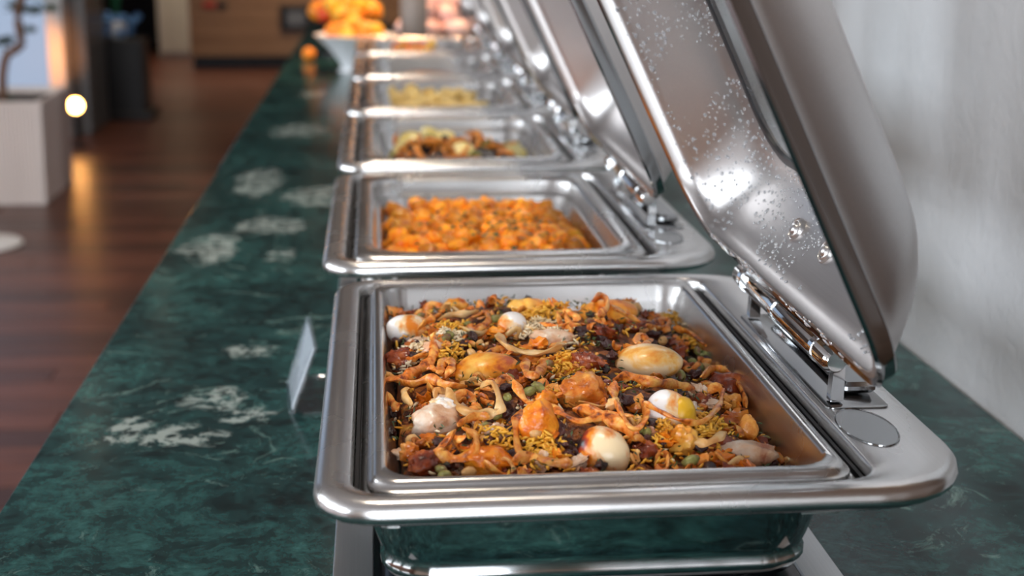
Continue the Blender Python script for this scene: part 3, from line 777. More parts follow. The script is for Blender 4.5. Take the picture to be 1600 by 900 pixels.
# ---- fried onion strands
def spline(P, n=7):
    P = [P[0] * 2 - P[1]] + P + [P[-1] * 2 - P[-2]]; out = []
    for i in range(1, len(P) - 2):
        for k in range(n):
            t = k / n; a, b, c, d = P[i - 1], P[i], P[i + 1], P[i + 2]
            out.append(.5 * ((2 * b) + (c - a) * t + (2 * a - 5 * b + 4 * c - d) * t * t + (3 * b - a - 3 * c + d) * t ** 3))
    out.append(P[-2]); return out


def strand(pts, wd_, th, seed):
    n = len(pts); RR = random.Random(seed); loops = []; tw = RR.uniform(0, 3); ph = RR.uniform(0, 6)
    for i, p in enumerate(pts):
        t = (pts[min(i + 1, n - 1)] - pts[max(i - 1, 0)]).normalized(); up = Vector((0, 0, 1))
        s = t.cross(up); s = s.normalized() if s.length > 1e-4 else Vector((1, 0, 0)); q = s.cross(t)
        a = tw + .5 * math.sin(i * .35 + ph); s2 = s * math.cos(a) + q * math.sin(a); q2 = q * math.cos(a) - s * math.sin(a)
        e = min(1, .35 + min(i, n - 1 - i) * .35); r = (1 + .22 * math.sin(i * .8 + ph)) * e
        loops.append([tuple(p + s2 * (wd_ * r * math.cos(6.2832 * k / 8)) * .5 + q2 * (th * r * math.sin(6.2832 * k / 8)) * .5) for k in range(8)])
    return loft(loops, True, True)


HERO = [
    ('onion_pale', 5.0, [(698, 606), (708, 628), (735, 645), (768, 646), (782, 630), (775, 606), (764, 597), (752, 606)], .012, 'looped golden onion ring in front of the large golden egg'),
    ('onion_pale', 6.0, [(779, 520), (788, 538), (812, 549), (846, 551), (872, 543), (877, 536)], .010, 'wide pale onion arc curving around the small white egg'),
    ('onion', 4.5, [(802, 594), (822, 612), (850, 632), (878, 646), (905, 652), (950, 648), (990, 650)], .014, 'long straight onion strand running past the rounded orange piece'),
    ('onion', 5.0, [(962, 596), (958, 615), (968, 640), (990, 658), (1010, 650), (1000, 622)], .014, 'onion ring standing left of the egg with yolk'),
    ('onion', 4.2, [(1006, 628), (1030, 642), (1062, 656), (1092, 660), (1112, 648), (1125, 628), (1130, 608)], .028, 'thin browned onion strand lying across the egg with yolk'),
    ('onion', 5.0, [(960, 592), (985, 588), (1020, 596), (1050, 600), (1085, 606)], .014, 'onion strand between the pale yellow egg and the egg with yolk'),
    ('onion', 5.5, [(712, 672), (690, 690), (684, 708), (702, 716), (728, 714), (745, 700), (740, 678), (722, 668)], .012, 'thick browned onion ring at the near left of the biryani'),
    ('onion', 5.0, [(1052, 512), (1078, 520), (1102, 540), (1125, 556), (1138, 572), (1134, 580)], .012, 'long onion strand curving down beside the right wall'),
    ('onion', 6.0, [(672, 524), (680, 534), (676, 556), (660, 574), (634, 588), (600, 594)], .011, 'broad onion strand sweeping to the left wall'),
    ('onion', 5.0, [(604, 586), (640, 600), (672, 592), (700, 602), (730, 604)], .011, 'onion strand crossing left of the golden egg'),
    ('onion', 5.0, [(715, 664), (738, 652), (765, 650)], .012, 'short onion strand below the looped ring'),
    ('onion', 5.0, [(652, 516), (664, 504), (680, 496)], .016, 'short onion strand resting on the far left egg'),
    ('onion_pale', 4.0, [(684, 500), (704, 492), (728, 490), (748, 486)], .010, 'pale onion strand behind the dark raisins at the back left'),
    ('onion', 5.0, [(735, 497), (756, 490), (764, 500), (748, 512), (730, 510)], .010, 'tangled onion loop at the back left of the biryani'),
    ('onion', 5.0, [(845, 504), (870, 510), (895, 504), (900, 494), (880, 488)], .010, 'onion loop behind the pale shredded chicken'),
    ('onion', 4.0, [(993, 536), (998, 524), (1012, 523), (1015, 533), (1005, 538), (994, 534)], .016, 'tiny curled onion ring on top of the pale yellow egg'),
    ('onion', 5.0, [(1010, 508), (1030, 514), (1046, 506), (1040, 500), (1020, 502)], .010, 'onion curl behind the pale yellow egg'),
    ('onion', 5.0, [(925, 470), (940, 462), (950, 478), (935, 496)], .020, 'browned onion strip draped over the orange egg at the back'),
    ('onion', 5.0, [(955, 476), (975, 490), (1000, 502)], .018, 'onion strip lying right over the orange egg at the back'),
    ('onion', 6.0, [(895, 640), (935, 646), (970, 660), (1000, 680)], .012, 'thick onion strand behind the charred egg'),
    ('onion', 5.5, [(800, 720), (830, 712), (860, 722), (895, 724)], .010, 'onion strand along the near rim left of the charred egg'),
    ('onion', 5.0, [(815, 640), (806, 665), (812, 690), (826, 708)], .012, 'onion strand standing left of the orange chunk'),
    ('onion', 5.0, [(688, 585), (690, 570), (700, 562), (706, 578), (696, 592)], .011, 'curled onion ring touching the left of the golden egg'),
    ('onion', 5.0, [(820, 560), (822, 580), (838, 586), (848, 572), (850, 560)], .011, 'hooked onion strand right of the golden egg'),
    ('onion_pale', 4.0, [(1085, 692), (1110, 690), (1135, 676)], .014, 'thin yellow onion strand above the flat pale slice'),
    ('onion', 5.5, [(1095, 588), (1118, 576), (1145, 588), (1160, 612), (1166, 635)], .016, 'orange onion strand over the dark red glazed piece'),
    ('onion_pale', 5.0, [(634, 606), (632, 618), (644, 632)], .014, 'short pale onion stub near the left wall'),
    ('onion', 5.0, [(600, 612), (612, 628), (622, 640)], .008, 'onion strand leaning on the left wall'),
]
for k, (mt, wd_, pts, lift, lab) in enumerate(HERO):
    W = [on_food(px, py, lift * .85 + .0015 * math.sin(i * 1.7 + k)) for i, (px, py) in enumerate(pts)]
    c = sum(W, Vector()) / len(W); S = [p - c for p in spline(W)]
    put('onion_ring' if 'ring' in lab else 'onion_strand', strand(S, wd_ * .0015, wd_ * .00072, k), mt, c, (0, 0, 0), lab, 'onion', 'fried onions on the biryani', smooth=60)
srcs = []
for k in range(10):
    rad = R.uniform(.007, .016); sweep = R.uniform(1.6, 5.2); el = R.uniform(.5, 1.0); n = 16
    pts = [Vector((rad * math.cos(sweep * (i / n - .5)) - rad * .6, rad * el * math.sin(sweep * (i / n - .5)), .0025 * math.sin(i * .7 + k))) for i in range(n + 1)]
    srcs.append(strand(pts, R.uniform(.0045, .0075), R.uniform(.0022, .0034), 100 + k))
meshes = {}
cnt = 0
while cnt < 135:
    x, y = R.uniform(.012, .288), R.uniform(.884, 1.358)
    if noise.noise(Vector((x * 14, y * 14, 8))) < -.22: continue
    k = cnt % 10; mt = 'onion_pale' if R.random() < .22 else 'onion'
    rot = (R.gauss(0, .35), R.gauss(0, .35), R.uniform(0, 6.28)); loc = (x, y, zf(x, y) + R.uniform(.001, .006))
    if (k, mt) not in meshes:
        o = put('onion_strand', srcs[k], mt, loc, rot, 'small curled strip of fried onion mixed into the biryani', 'onion', 'small fried onion strips in the biryani', smooth=60); meshes[(k, mt)] = o
    else: dup(meshes[(k, mt)], loc, rot, R.uniform(.75, 1.15))
    cnt += 1


def scatter(name, cat, mat, n, size, label, group, lift, amp=.3, hot=()):
    src = [lump(size[0], size[1], size[2], amp, 2.0, 0, 9, 6) for _ in range(4)]; made = {}
    for i in range(n):
        for _ in range(50):
            if i < len(hot):
                p = on_food(hot[i][0] + R.uniform(-6, 6), hot[i][1] + R.uniform(-4, 4)); x, y = p.x, p.y
            else: x, y = R.uniform(.012, .288), R.uniform(.884, 1.358)
            if in_pan(x, y, .006): break
        loc = (x, y, zf(x, y) + lift + R.uniform(-.001, .002)); rot = (R.uniform(-.5, .5), R.uniform(-.5, .5), R.uniform(0, 6.28)); k = i % 4
        if k not in made: made[k] = put(name, src[k], mat, loc, rot, label, cat, group, smooth=70)
        else: dup(made[k], loc, rot, R.uniform(.8, 1.25))


RAIS = [(735, 530), (745, 545), (720, 545), (640, 570), (660, 590), (735, 565), (665, 625), (760, 660), (905, 525), (940, 530), (960, 528), (1020, 530), (1040, 528), (1060, 535), (1065, 545), (870, 515), (980, 630), (975, 600), (1015, 675), (1025, 690), (1000, 690), (905, 590), (830, 600), (790, 615), (800, 640), (790, 655), (770, 700), (690, 700), (1035, 700), (1090, 705), (1105, 565), (1122, 590), (1128, 572), (620, 540), (615, 575), (612, 640), (610, 680), (700, 730), (880, 700), (890, 715), (875, 680), (945, 580), (960, 560), (850, 560), (955, 545)]
scatter('raisin', 'raisin', 'raisin', 70, (.0070, .0046, .0032), 'dark wrinkled raisin scattered in the biryani', 'raisins in the biryani', .0025, .8, RAIS)
PIST = [(765, 675), (800, 600), (820, 625), (1010, 690), (1000, 685), (775, 655), (1085, 555), (1098, 560), (730, 520), (925, 508), (1090, 585), (1085, 575)]
scatter('pistachio', 'pistachio', 'pistachio', 30, (.0068, .0040, .0038), 'green pistachio kernel scattered in the biryani', 'pistachios in the biryani', .005, .15, PIST)
NUTS = [(878, 563), (1068, 690), (1110, 555), (610, 600), (750, 700), (1140, 700)]
scatter('peanut', 'nut', 'nut', 16, (.0050, .0042, .0040), 'golden roasted nut scattered in the biryani', 'roasted nuts in the biryani', .005, .15, NUTS)

SHRED = [('chicken', 30), ('chicken_dark', 40), ('orange_piece', 16), ('chicken_pale', 14)]
for mt, n in SHRED:
    made = {}
    for i in range(n):
        x, y = R.uniform(.014, .286), R.uniform(.888, 1.354); k = i % 4
        loc = (x, y, zf(x, y) + R.uniform(-.001, .003)); rot = (R.gauss(0, .3), R.gauss(0, .3), R.uniform(0, 6.28))
        w_ = {'chicken': 'orange brown', 'chicken_dark': 'dark reddish brown', 'orange_piece': 'bright orange', 'chicken_pale': 'pale pinkish'}[mt]
        if k not in made: made[k] = put('chicken_shred', lump(R.uniform(.009, .015), R.uniform(.005, .008), R.uniform(.004, .007), .75, 2.4, 0, 16, 10), mt, loc, rot, w_ + ' shred of meat mixed into the biryani', 'chicken', w_ + ' shreds in the biryani', smooth=60)
        else: dup(made[k], loc, rot, R.uniform(.75, 1.2))

# ================================================================== ORANGE POTATO CUBES IN THE SECOND PAN
OX, OY = DX, DY
def cubem(seed):
    v, f = lump(.0126, .0114, .0104, .14, 1.3, 0, 12, 9, seed, .5); return v, f
def zp(x, y):
    a = (x - .012 - OX) / .278; b = (y - .886 - OY) / .47
    return Z - .051 + .021 * max(0, 1 - abs(2 * a - .95) ** 3) * max(0, 1 - .5 * abs(2 * b - 1) ** 3)
bv, bf = [], []
for j in range(31):
    for i in range(21):
        a, b = i / 20, j / 30; e = 0 < i < 20 and 0 < j < 30
        x = .032 + .236 * a + OX; y = .913 + .416 * b + OY
        bv.append((x, y, (zp(x, y) - .006 + .003 * noise.noise(Vector((x * 90, y * 90, 2)))) if e else Z - .057))
for j in range(30):
    for i in range(20): a = j * 21 + i; bf.append((a, a + 1, a + 22, a + 21))
tag(mesh_obj('potato_sauce', bv, bf, 'potato_sauce', None, 80, (.15 + OX, 1.121 + OY, Z - .06)), 'dark orange masala under the potato cubes in the second pan', 'sauce', kind='stuff')
pts = []; made = {}; tries = 0
while len(pts) < 185 and tries < 30000:
    tries += 1
    x = R.uniform(.034, .264) + OX; y = R.uniform(.915, 1.322) + OY
    if min(((x - a) ** 2 + (y - b) ** 2) ** .5 for a, b in pts) < .0196 if pts else False: continue
    pts.append((x, y))
for i, (x, y) in enumerate(pts):
    loc = (x, y, zp(x, y) + R.uniform(-.005, .011)); rot = (R.gauss(0, .5), R.gauss(0, .5), R.uniform(0, 6.28)); k = i % 8
    if k not in made: made[k] = put('potato_cube', cubem(k * 3.7 + 1), 'potato', loc, rot, 'orange spiced potato cube heaped in the second food pan', 'potato', 'potato cubes in the second pan', smooth=45)
    else: dup(made[k], loc, rot, R.uniform(.8, 1.12))
VV, FF = [], []
for i in range(260):
    x = .150 + OX + R.gauss(.02, .05); y = 1.09 + OY + R.gauss(0, .09)
    if not (.04 < x - OX < .255 and .92 < y - OY < 1.31): continue
    M = Matrix.Translation((x, y, zp(x, y) + R.uniform(.016, .022))) @ Matrix.Rotation(R.uniform(0, 6.28), 4, 'Z') @ Matrix.Rotation(R.gauss(0, .5), 4, 'X'); b = len(VV); s = R.uniform(.002, .0055)
    for q in [(-1, 0, 0), (0, -.6, .25), (1, 0, 0), (0, .6, .25), (0, 0, -.1)]: VV.append(tuple(M @ (Vector(q) * s)))
    FF += [tuple(j + b for j in f) for f in [(0, 1, 3), (1, 2, 3), (0, 4, 1), (1, 4, 2), (2, 4, 3), (3, 4, 0)]]
tag(mesh_obj('coriander_flakes', VV, FF, 'coriander', None, 60, (.15 + OX, 1.121 + OY, Z - .05)), 'chopped dark green coriander over the potato cubes', 'herbs', kind='stuff')

# ================================================================== VEGETABLES IN THE THIRD PAN
OY3 = DY * 2
def bed(name, mat, oy, z0, z1, label, cat, amp=.004):
    bv, bf = [], []
    for j in range(25):
        for i in range(17):
            a, b = i / 16, j / 24; e = 0 < i < 16 and 0 < j < 24
            x = .034 + .232 * a + DX; y = .915 + .412 * b + oy
            h = z0 + (z1 - z0) * max(0, 1 - abs(2 * a - 1) ** 3) * max(0, 1 - abs(2 * b - 1) ** 4)
            bv.append((x, y, Z + h + amp * noise.noise(Vector((x * 45, y * 45, 3))) if e else Z - .057))
    for j in range(24):
        for i in range(16): a = j * 17 + i; bf.append((a, a + 1, a + 18, a + 17))
    return tag(mesh_obj(name, bv, bf, mat, None, 80, (.15 + DX, 1.121 + oy, Z - .06)), label, cat, kind='stuff')
bed('vegetable_sauce', 'mushroom', OY3, -.052, -.036, 'dark sauce under the vegetables in the third pan', 'sauce')
def arcstrip(rad, sweep, wd_, th, seed):
    pts = [Vector((rad * math.cos(sweep * (i / 12 - .5)) - rad * .6, rad * math.sin(sweep * (i / 12 - .5)), .002 * math.sin(i))) for i in range(13)]
    return strand(pts, wd_, th, seed)
def disc(r, h): return lathe([(r * .9, 0), (r, h * .3), (r, h * .7), (r * .9, h), (.001, h * .9)], 16)
KINDS = [('mushroom_slice', 'mushroom', lambda s: lump(.016, .012, .006, .3, 1.6, 0, 12, 8, s), 'mushroom', 42, 'dark mushroom slice in the third food pan'),
         ('carrot_strip', 'carrot', lambda s: arcstrip(.028, 2.2, .009, .006, int(s)), 'carrot', 34, 'curved orange carrot strip in the third food pan'),
         ('courgette_slice', 'courgette', lambda s: disc(.015, .005), 'courgette', 12, 'olive green courgette slice in the third food pan'),
         ('lemon_slice', 'lemon', lambda s: disc(.020, .006), 'lemon', 7, 'pale yellow vegetable slice in the third food pan')]
LEM = [(694, 214), (722, 243), (845, 240), (800, 226), (672, 212), (612, 238), (640, 222)]
for nm, cat, fn, mt, n, lab in KINDS:
    made = {}
    for i in range(n):
        if nm == 'lemon_slice': p = at(*LEM[i], z=Z - .028); x, y = p.x, p.y
        else: x = R.uniform(.046, .252) + DX; y = R.uniform(.93, 1.31) + OY3
        x = min(max(x, .046 + DX), .250 + DX); y = min(max(y, .935 + OY3), 1.305 + OY3)
        a = (x - DX - .15) / .11; b = (y - OY3 - 1.121) / .2
        z = Z - .044 + .012 * max(0, 1 - abs(a) ** 3) * max(0, 1 - abs(b) ** 3) + R.uniform(0, .010) + (.008 if nm in ('lemon_slice', 'carrot_strip') else 0)
        k = i % 4; rot = (R.gauss(0, .5), R.gauss(0, .5), R.uniform(0, 6.28))
        if k not in made: made[k] = put(nm, fn(i * 2.3 + 1), mt, (x, y, z), rot, lab, cat, nm.replace('_', ' ') + 's in the third pan', smooth=50)
        else: dup(made[k], (x, y, z), rot, R.uniform(.8, 1.2))
# ================================================================== FOURTH, FIFTH AND SIXTH PANS
bed('yellow_mash', 'pasta', DY * 3, -.050, -.020, 'lumpy pale yellow food in the fourth pan', 'food', .007)
made = {}
for i in range(60):
    x = R.uniform(.05, .245) + DX; y = R.uniform(.94, 1.30) + DY * 3; k = i % 5
    loc = (x, y, Z - .030 + R.uniform(0, .012) + .006 * max(0, 1 - abs((x - DX - .15) / .11) ** 2)); rot = (R.gauss(0, .5), R.gauss(0, .5), R.uniform(0, 6.28))
    if k not in made: made[k] = put('yellow_dumpling', lump(.020, .012, .010, .3, 1.6, 0, 12, 8), 'pasta', loc, rot, 'pale yellow lump of food in the fourth pan', 'food', 'yellow lumps in the fourth pan')
    else: dup(made[k], loc, rot, R.uniform(.8, 1.2))
bed('brown_sauce', 'brown_sauce', DY * 4, -.050, -.026, 'thin brown sauce on the bottom of the fifth pan', 'sauce', .003)
bed('red_sauce', 'brown_sauce', DY * 5, -.050, -.026, 'brown sauce in the farthest pan', 'sauce', .004)
made = {}
for i in range(34):
    x = R.uniform(.07, .19) + DX; y = R.uniform(.95, 1.28) + DY * 5; k = i % 4; mt = ('fruit_orange', 'carrot', 'fruit_red', 'fruit_yellow')[k]
    loc = (x, y, Z - .024 + R.uniform(0, .016)); rot = (R.gauss(0, .5), R.gauss(0, .5), R.uniform(0, 6.28))
    if k not in made: made[k] = put('vegetable_chunk', lump(.016, .013, .011, .3, 1.6, 0, 12, 8), mt, loc, rot, 'orange to red vegetable chunk in the farthest food pan', 'vegetable', 'vegetable chunks in the farthest pan')
    else: dup(made[k], loc, rot, R.uniform(.8, 1.3))
# ================================================================== ACRYLIC SIGN HOLDER
sp = at(455, 648, z=CT)
sg = empty('sign_holder', (sp.x + .01, sp.y + .05, CT), 'small clear acrylic sign holder with blank white card beside the nearest dish', 'sign holder')
def S(name, vf, mat, parent=sg): return mesh_obj(name, vf[0], vf[1], mat, parent, 30, sg.location)
sx, sy = sp.x, sp.y
SL = .13
B0 = at(455, 648, z=CT); B1 = at(450, 603, z=CT); T0 = at(494, 543, y=B0.y + .01); T1 = at(482, 494, y=B1.y + .01)
def sheet(off, t, m_):
    nrm = (B1 - B0).cross(T0 - B0).normalized()
    q = [B0.lerp(T0, .004 + m_), B1.lerp(T1, .004 + m_), T1.lerp(B1, m_), T0.lerp(B0, m_)]
    q = [q[0].lerp(q[1], m_), q[1].lerp(q[0], m_), q[2].lerp(q[3], m_), q[3].lerp(q[2], m_)]
    a = [tuple(p + nrm * off) for p in q] + [tuple(p + nrm * (off + t)) for p in q]
    return a, [(3, 2, 1, 0), (4, 5, 6, 7), (0, 1, 5, 4), (1, 2, 6, 5), (2, 3, 7, 6), (3, 0, 4, 7)]
S('front_sheet', sheet(-.0026, .0018, 0), 'acrylic')
S('card', sheet(-.0004, .0006, .05), 'paper')
S('back_sheet', sheet(.0006, .0018, 0), 'acrylic')
S('foot_plate', boxm(sx + .002, sx + .052, sy, sy + SL, CT + .0004, CT + .0026, .0006), 'acrylic')

# ================================================================== FAR END OF THE BUFFET
bc = Vector((-0.075, 5.10, CT))
bw = empty('fruit_bowl', bc, 'white flared ceramic bowl heaped with yellow fruit past the farthest dish', 'bowl')
mesh_obj('bowl', *lathe([(.001, .008), (.05, .008), (.055, .03), (.09, .075), (.140, .125), (.145, .128), (.140, .130), (.085, .082), (.05, .04), (.001, .030)], 32, bc), 'ceramic', bw, 50, bc)
mesh_obj('foot_ring', *lathe([(.045, .0005), (.062, .0005), (.056, .010), (.045, .010)], 32, bc), 'ceramic', bw, 50, bc)
def fruits(nm, cat, n, mat, rad, cen, sp_, z0, label, group, sq=1.0):
    made = None
    for i in range(n):
        a = R.uniform(0, 6.28); q = R.random() ** .5
        dx, dy = sp_[0] * q * math.cos(a), sp_[1] * q * math.sin(a)
        loc = (cen[0] + dx, cen[1] + dy, z0 + sp_[2] * (1 - q * q) * R.uniform(.3, 1)); rot = (R.uniform(0, 3), R.uniform(0, 3), R.uniform(0, 3))
        if made is None: made = put(nm, lump(rad, rad * sq, rad * sq, .08, 1.5, 0, 14, 10), mat, loc, rot, label, cat, group)
        else: dup(made, loc, rot, R.uniform(.85, 1.15))
fruits('lemon', 'fruit', 14, 'fruit_yellow', .030, bc, (.085, .085, .05), CT + .125, 'yellow fruit heaped in the white bowl', 'fruit in the white bowl', .8)
fruits('orange', 'fruit', 6, 'fruit_orange', .030, bc, (.08, .07, .045), CT + .135, 'orange fruit heaped in the white bowl', 'oranges in the white bowl')
# basket of fruit behind it, on a dark stand
fc = Vector((-0.125, 5.75, CT))
fs = empty('fruit_stand', fc, 'dark tiered stand carrying orange, yellow and red fruit behind the white bowl', 'stand')
mesh_obj('base', *lathe([(.001, .0005), (.10, .0005), (.10, .012), (.03, .02), (.02, .10), (.03, .11), (.001, .11)], 24, fc), 'black_wood', fs, 40, fc)
mesh_obj('tray', *lathe([(.001, .11), (.13, .112), (.165, .135), (.16, .14), (.125, .12), (.001, .118)], 28, fc), 'black_wood', fs, 40, fc)
fruits('orange', 'fruit', 11, 'fruit_orange', .038, fc, (.125, .11, .09), CT + .155, 'orange fruit piled on the dark stand', 'oranges on the dark stand')
fruits('lemon', 'fruit', 10, 'fruit_yellow', .036, fc, (.125, .11, .12), CT + .16, 'yellow fruit piled on the dark stand', 'yellow fruit on the dark stand', .82)
fruits('tomato', 'fruit', 4, 'fruit_red', .036, fc, (.10, .08, .05), CT + .15, 'red fruit piled on the dark stand', 'red fruit on the dark stand')
# small fruit at the stand's left
o1 = at(482, 62, y=5.5); put('orange', lump(.026, .026, .026, .05), 'fruit_orange', (o1.x, 5.5, CT + .026), (0, 0, 0), 'single small orange lying on the counter left of the white bowl', 'fruit')
# grey post with base
pc = Vector((0.135, 5.22, CT))
po = empty('service_post', pc, 'flat grey metal post rising from the counter behind the farthest dish', 'post')
mesh_obj('post', *boxm(pc.x - .049, pc.x + .049, pc.y - .02, pc.y + .02, CT + .012, CT + .75, .004), 'grey_post', po, 30, pc)
mesh_obj('base_plate', *boxm(pc.x - .085, pc.x + .085, pc.y - .06, pc.y + .06, CT + .0005, CT + .012, .003), 'grey_post', po, 30, pc)
hb = mesh_obj('arm', *boxm(pc.x - .02, pc.x + .02, pc.y - .20, pc.y + .45, CT + .75, CT + .78, .004), 'grey_post', po, 30, pc)
for dy in (-.15, .38):
    sh = mesh_obj('heat_lamp_shade', *lathe([(.02, .0), (.03, -.02), (.085, -.10), (.088, -.11), (.08, -.105), (.025, -.02)], 24, (pc.x, pc.y + dy, CT + .75)), 'steel_polished', po, 40, pc)
    mesh_obj('bulb', *lathe([(.001, -.03), (.03, -.05), (.045, -.08), (.035, -.10), (.001, -.108)], 20, (pc.x, pc.y + dy, CT + .75)), 'heat_glow', sh, 60, pc)
    l = bpy.data.lights.new('heat_lamp', 'SPOT'); l.energy = 11; l.color = (1, .62, .36); l.spot_size = math.radians(125); l.spot_blend = .6; l.shadow_soft_size = .05
    lo = bpy.data.objects.new('heat_lamp', l); C.objects.link(lo); lo.location = (pc.x, pc.y + dy, CT + .63)
# pink heap on a grey board
kc = Vector((0.245, 5.62, CT))
kb = empty('serving_board', kc, 'sloping grey serving board under a pale pink heap right of the grey post', 'board')
mesh_obj('board', *boxm(kc.x - .17, kc.x + .15, kc.y - .14, kc.y + .14, CT + .07, CT + .085, .004), 'grey_post', kb, 30, kc)
for s_ in (-.12, .10): mesh_obj('leg', *boxm(kc.x + s_ - .01, kc.x + s_ + .01, kc.y - .1, kc.y + .1, CT + .0005, CT + .07, .002), 'grey_post', kb, 30, kc)
made = None
for i, (dx, dy, dz) in enumerate(((-.12, -.08, 0), (-.03, -.09, 0), (.06, -.08, 0), (-.10, .03, 0), (0, .02, 0), (.09, .04, 0), (-.06, -.04, .055), (.03, -.05, .055), (-.01, .04, .06), (-.03, -.02, .105), (.05, .02, .10))):
    loc = (kc.x + dx, kc.y + dy, CT + .085 + .034 + dz); rot = (R.uniform(-.3, .3), R.uniform(-.3, .3), R.uniform(0, 3))
    if made is None: made = put('pink_roll', lump(.060, .046, .036, .2, 1.4, 0, 16, 11), 'pink_piece', loc, rot, 'soft pale pink roll piled on the grey board', 'food', 'pink rolls on the board')
    else: dup(made, loc, rot, R.uniform(.9, 1.15))

# ================================================================== LEFT BACKGROUND
# tapered ribbed planter with a twisted tree
c0 = at(72, 320, z=0); px0 = c0.x; py0 = c0.y
pl = empty('planter', (px0 - .22, py0 + .22, 0), 'square white ribbed planter holding a twisted bonsai tree', 'planter')
PH = .53
def PPn(name, vf, mat, parent=pl, sm=30): return mesh_obj(name, vf[0], vf[1], mat, parent, sm, pl.location)
def sq(h, z): cx, cy = px0 - .22, py0 + .22; return [(cx - h, cy - h, z), (cx + h, cy - h, z), (cx + h, cy + h + .24, z), (cx - h, cy + h + .24, z)]
PPn('body', loft([sq(.218, .001), sq(.233, PH), sq(.205, PH), sq(.200, PH - .05)], True, True), 'planter_warm_lit', sm=0)
for k in range(22):
    t = (k + .5) / 22; xk = -.2 + .4 * t
    for face in (0, 1):
        lo = (px0 - .22 + xk, py0 + .22 - .218, .004); hi = (px0 - .22 + xk * 1.06, py0 + .22 - .233, PH - .004)
        if face: lo = (px0 - .22 + .218, py0 + .22 + xk, .004); hi = (px0 - .22 + .233, py0 + .22 + xk * 1.06, PH - .004)
        PPn('rib', tube([lo, hi], .0055, 6), 'planter_warm_lit')
PPn('soil', loft([sq(.20, PH - .052), sq(.20, PH - .03)], False, True), 'soil', sm=0)
tx, ty = px0 - .30, py0 + .2
tk = empty('bonsai_tree', (tx, ty, PH - .03), 'twisted bonsai tree with small dark leaf clumps in the white planter', 'tree')
def at_y(px, py): return at(px, py, y=ty)
tp = [at_y(6, 160), at_y(4, 120), at_y(10, 88), at_y(24, 78), at_y(34, 66), at_y(30, 45), at_y(28, 20), at_y(34, -10), at_y(28, -50)]
tp[0].z = PH - .029
tk.location = tp[0]
mesh_obj('trunk', *tube(spline(tp, 5), [.022] * 41, 10), 'bark', tk, 60, tp[0])
for (qx, qy, rr_) in ((2, 66, .035), (10, 62, .03), (20, 10, .04), (42, 15, .035), (60, 16, .03), (48, 47, .022), (80, 12, .03), (12, 155, .02), (20, -40, .08), (50, -50, .09)):
    c = at_y(qx, qy); VV, FF = [], []
    for i in range(70):
        d = Vector((R.gauss(0, 1), R.gauss(0, 1), R.gauss(0, .6))) * rr_ * .6; M = Matrix.Translation(c + d) @ Matrix.Rotation(R.uniform(0, 6.28), 4, 'Z') @ Matrix.Rotation(R.uniform(-1, 1), 4, 'X'); b = len(VV)
        for q in [(-1, 0, 0), (0, -.5, .2), (1, 0, 0), (0, .5, .2)]: VV.append(tuple(M @ (Vector(q) * .014)))
        FF += [(b, b + 1, b + 2), (b, b + 2, b + 3)]
    br = min(tp, key=lambda t_: (t_ - c).length)
    f_ = merge((VV, FF), tube([br, (br + c) / 2 + Vector((0, 0, .01)), c], [.008, .006, .003], 6)) if (br - c).length > .01 else (VV, FF)
    mesh_obj('leaf_clump', f_[0], f_[1], 'leaf', tk, 60, tp[0])['kind'] = 'stuff'
# tall bright window behind the planter and its lamp-lit reveal
YW = 9.8
wn = bpy.data.objects.new('window_7', None); C.objects.link(wn); struct(wn)
wr = at(77, 75, y=YW); wz = at(40, 152, y=YW).z
mesh_obj('pane', *boxm(-4.6, wr.x, YW, YW + .02, max(.12, wz - .25), 2.6), 'window_sky', wn, 0)
mesh_obj('frame', *merge(boxm(-4.66, wr.x, YW - .03, YW + .03, .06, max(.12, wz - .25)), boxm(-4.66, wr.x, YW - .03, YW + .03, 2.6, 2.66), boxm(-4.66, -4.6, YW - .03, YW + .03, .12, 2.6)), 'white_paint', wn, 0)
pr = at(102, 75, y=YW)
struct(mesh_obj('trim_1', *boxm(wr.x + .002, pr.x, YW - .06, YW + .1, .001, ROOM_H), 'white_paint', None, 0))
struct(mesh_obj('wall_partition', *boxm(X0, -4.66, YW - .03, YW + .12, -.05, ROOM_H), 'warm_wall', None, 0))
# floor lamp spot by the pillar
lp = at(118, 165, y=9.35)
fl_ = empty('floor_spotlight', (lp.x, lp.y, 0), 'glowing round floor spotlight standing right of the planter', 'lamp')
mesh_obj('base', *lathe([(.001, .0008), (.06, .0008), (.06, .012), (.012, .018), (.012, lp.z - .05), (.001, lp.z - .05)], 20, (lp.x, lp.y, 0)), 'black_wood', fl_, 40, fl_.location)
M = Matrix.Translation(lp) @ Matrix.Rotation(math.radians(78), 4, 'X')
mesh_obj('head', *xf(lathe([(.001, -.09), (.03, -.088), (.052, -.03), (.054, .0), (.046, .002), (.044, -.01), (.001, -.012)], 24), M), 'black_wood', fl_, 40, fl_.location)
mesh_obj('lens', *xf(lathe([(.001, -.004), (.043, -.004), (.040, .004), (.001, .008)], 24), M), 'lamp_glow', fl_, 40, fl_.location)
l = bpy.data.lights.new('floor_lamp_beam', 'SPOT'); l.energy = 20; l.color = (1, .33, .05); l.shadow_soft_size = .03; l.spot_size = math.radians(62); l.spot_blend = .6
lo = bpy.data.objects.new('floor_lamp_beam', l); C.objects.link(lo); lo.location = lp + Vector((0, -.06, .02))
lo.rotation_euler = (Vector((pr.x - .16, YW, 0.50)) - lo.location).to_track_quat('-Z', 'Y').to_euler()
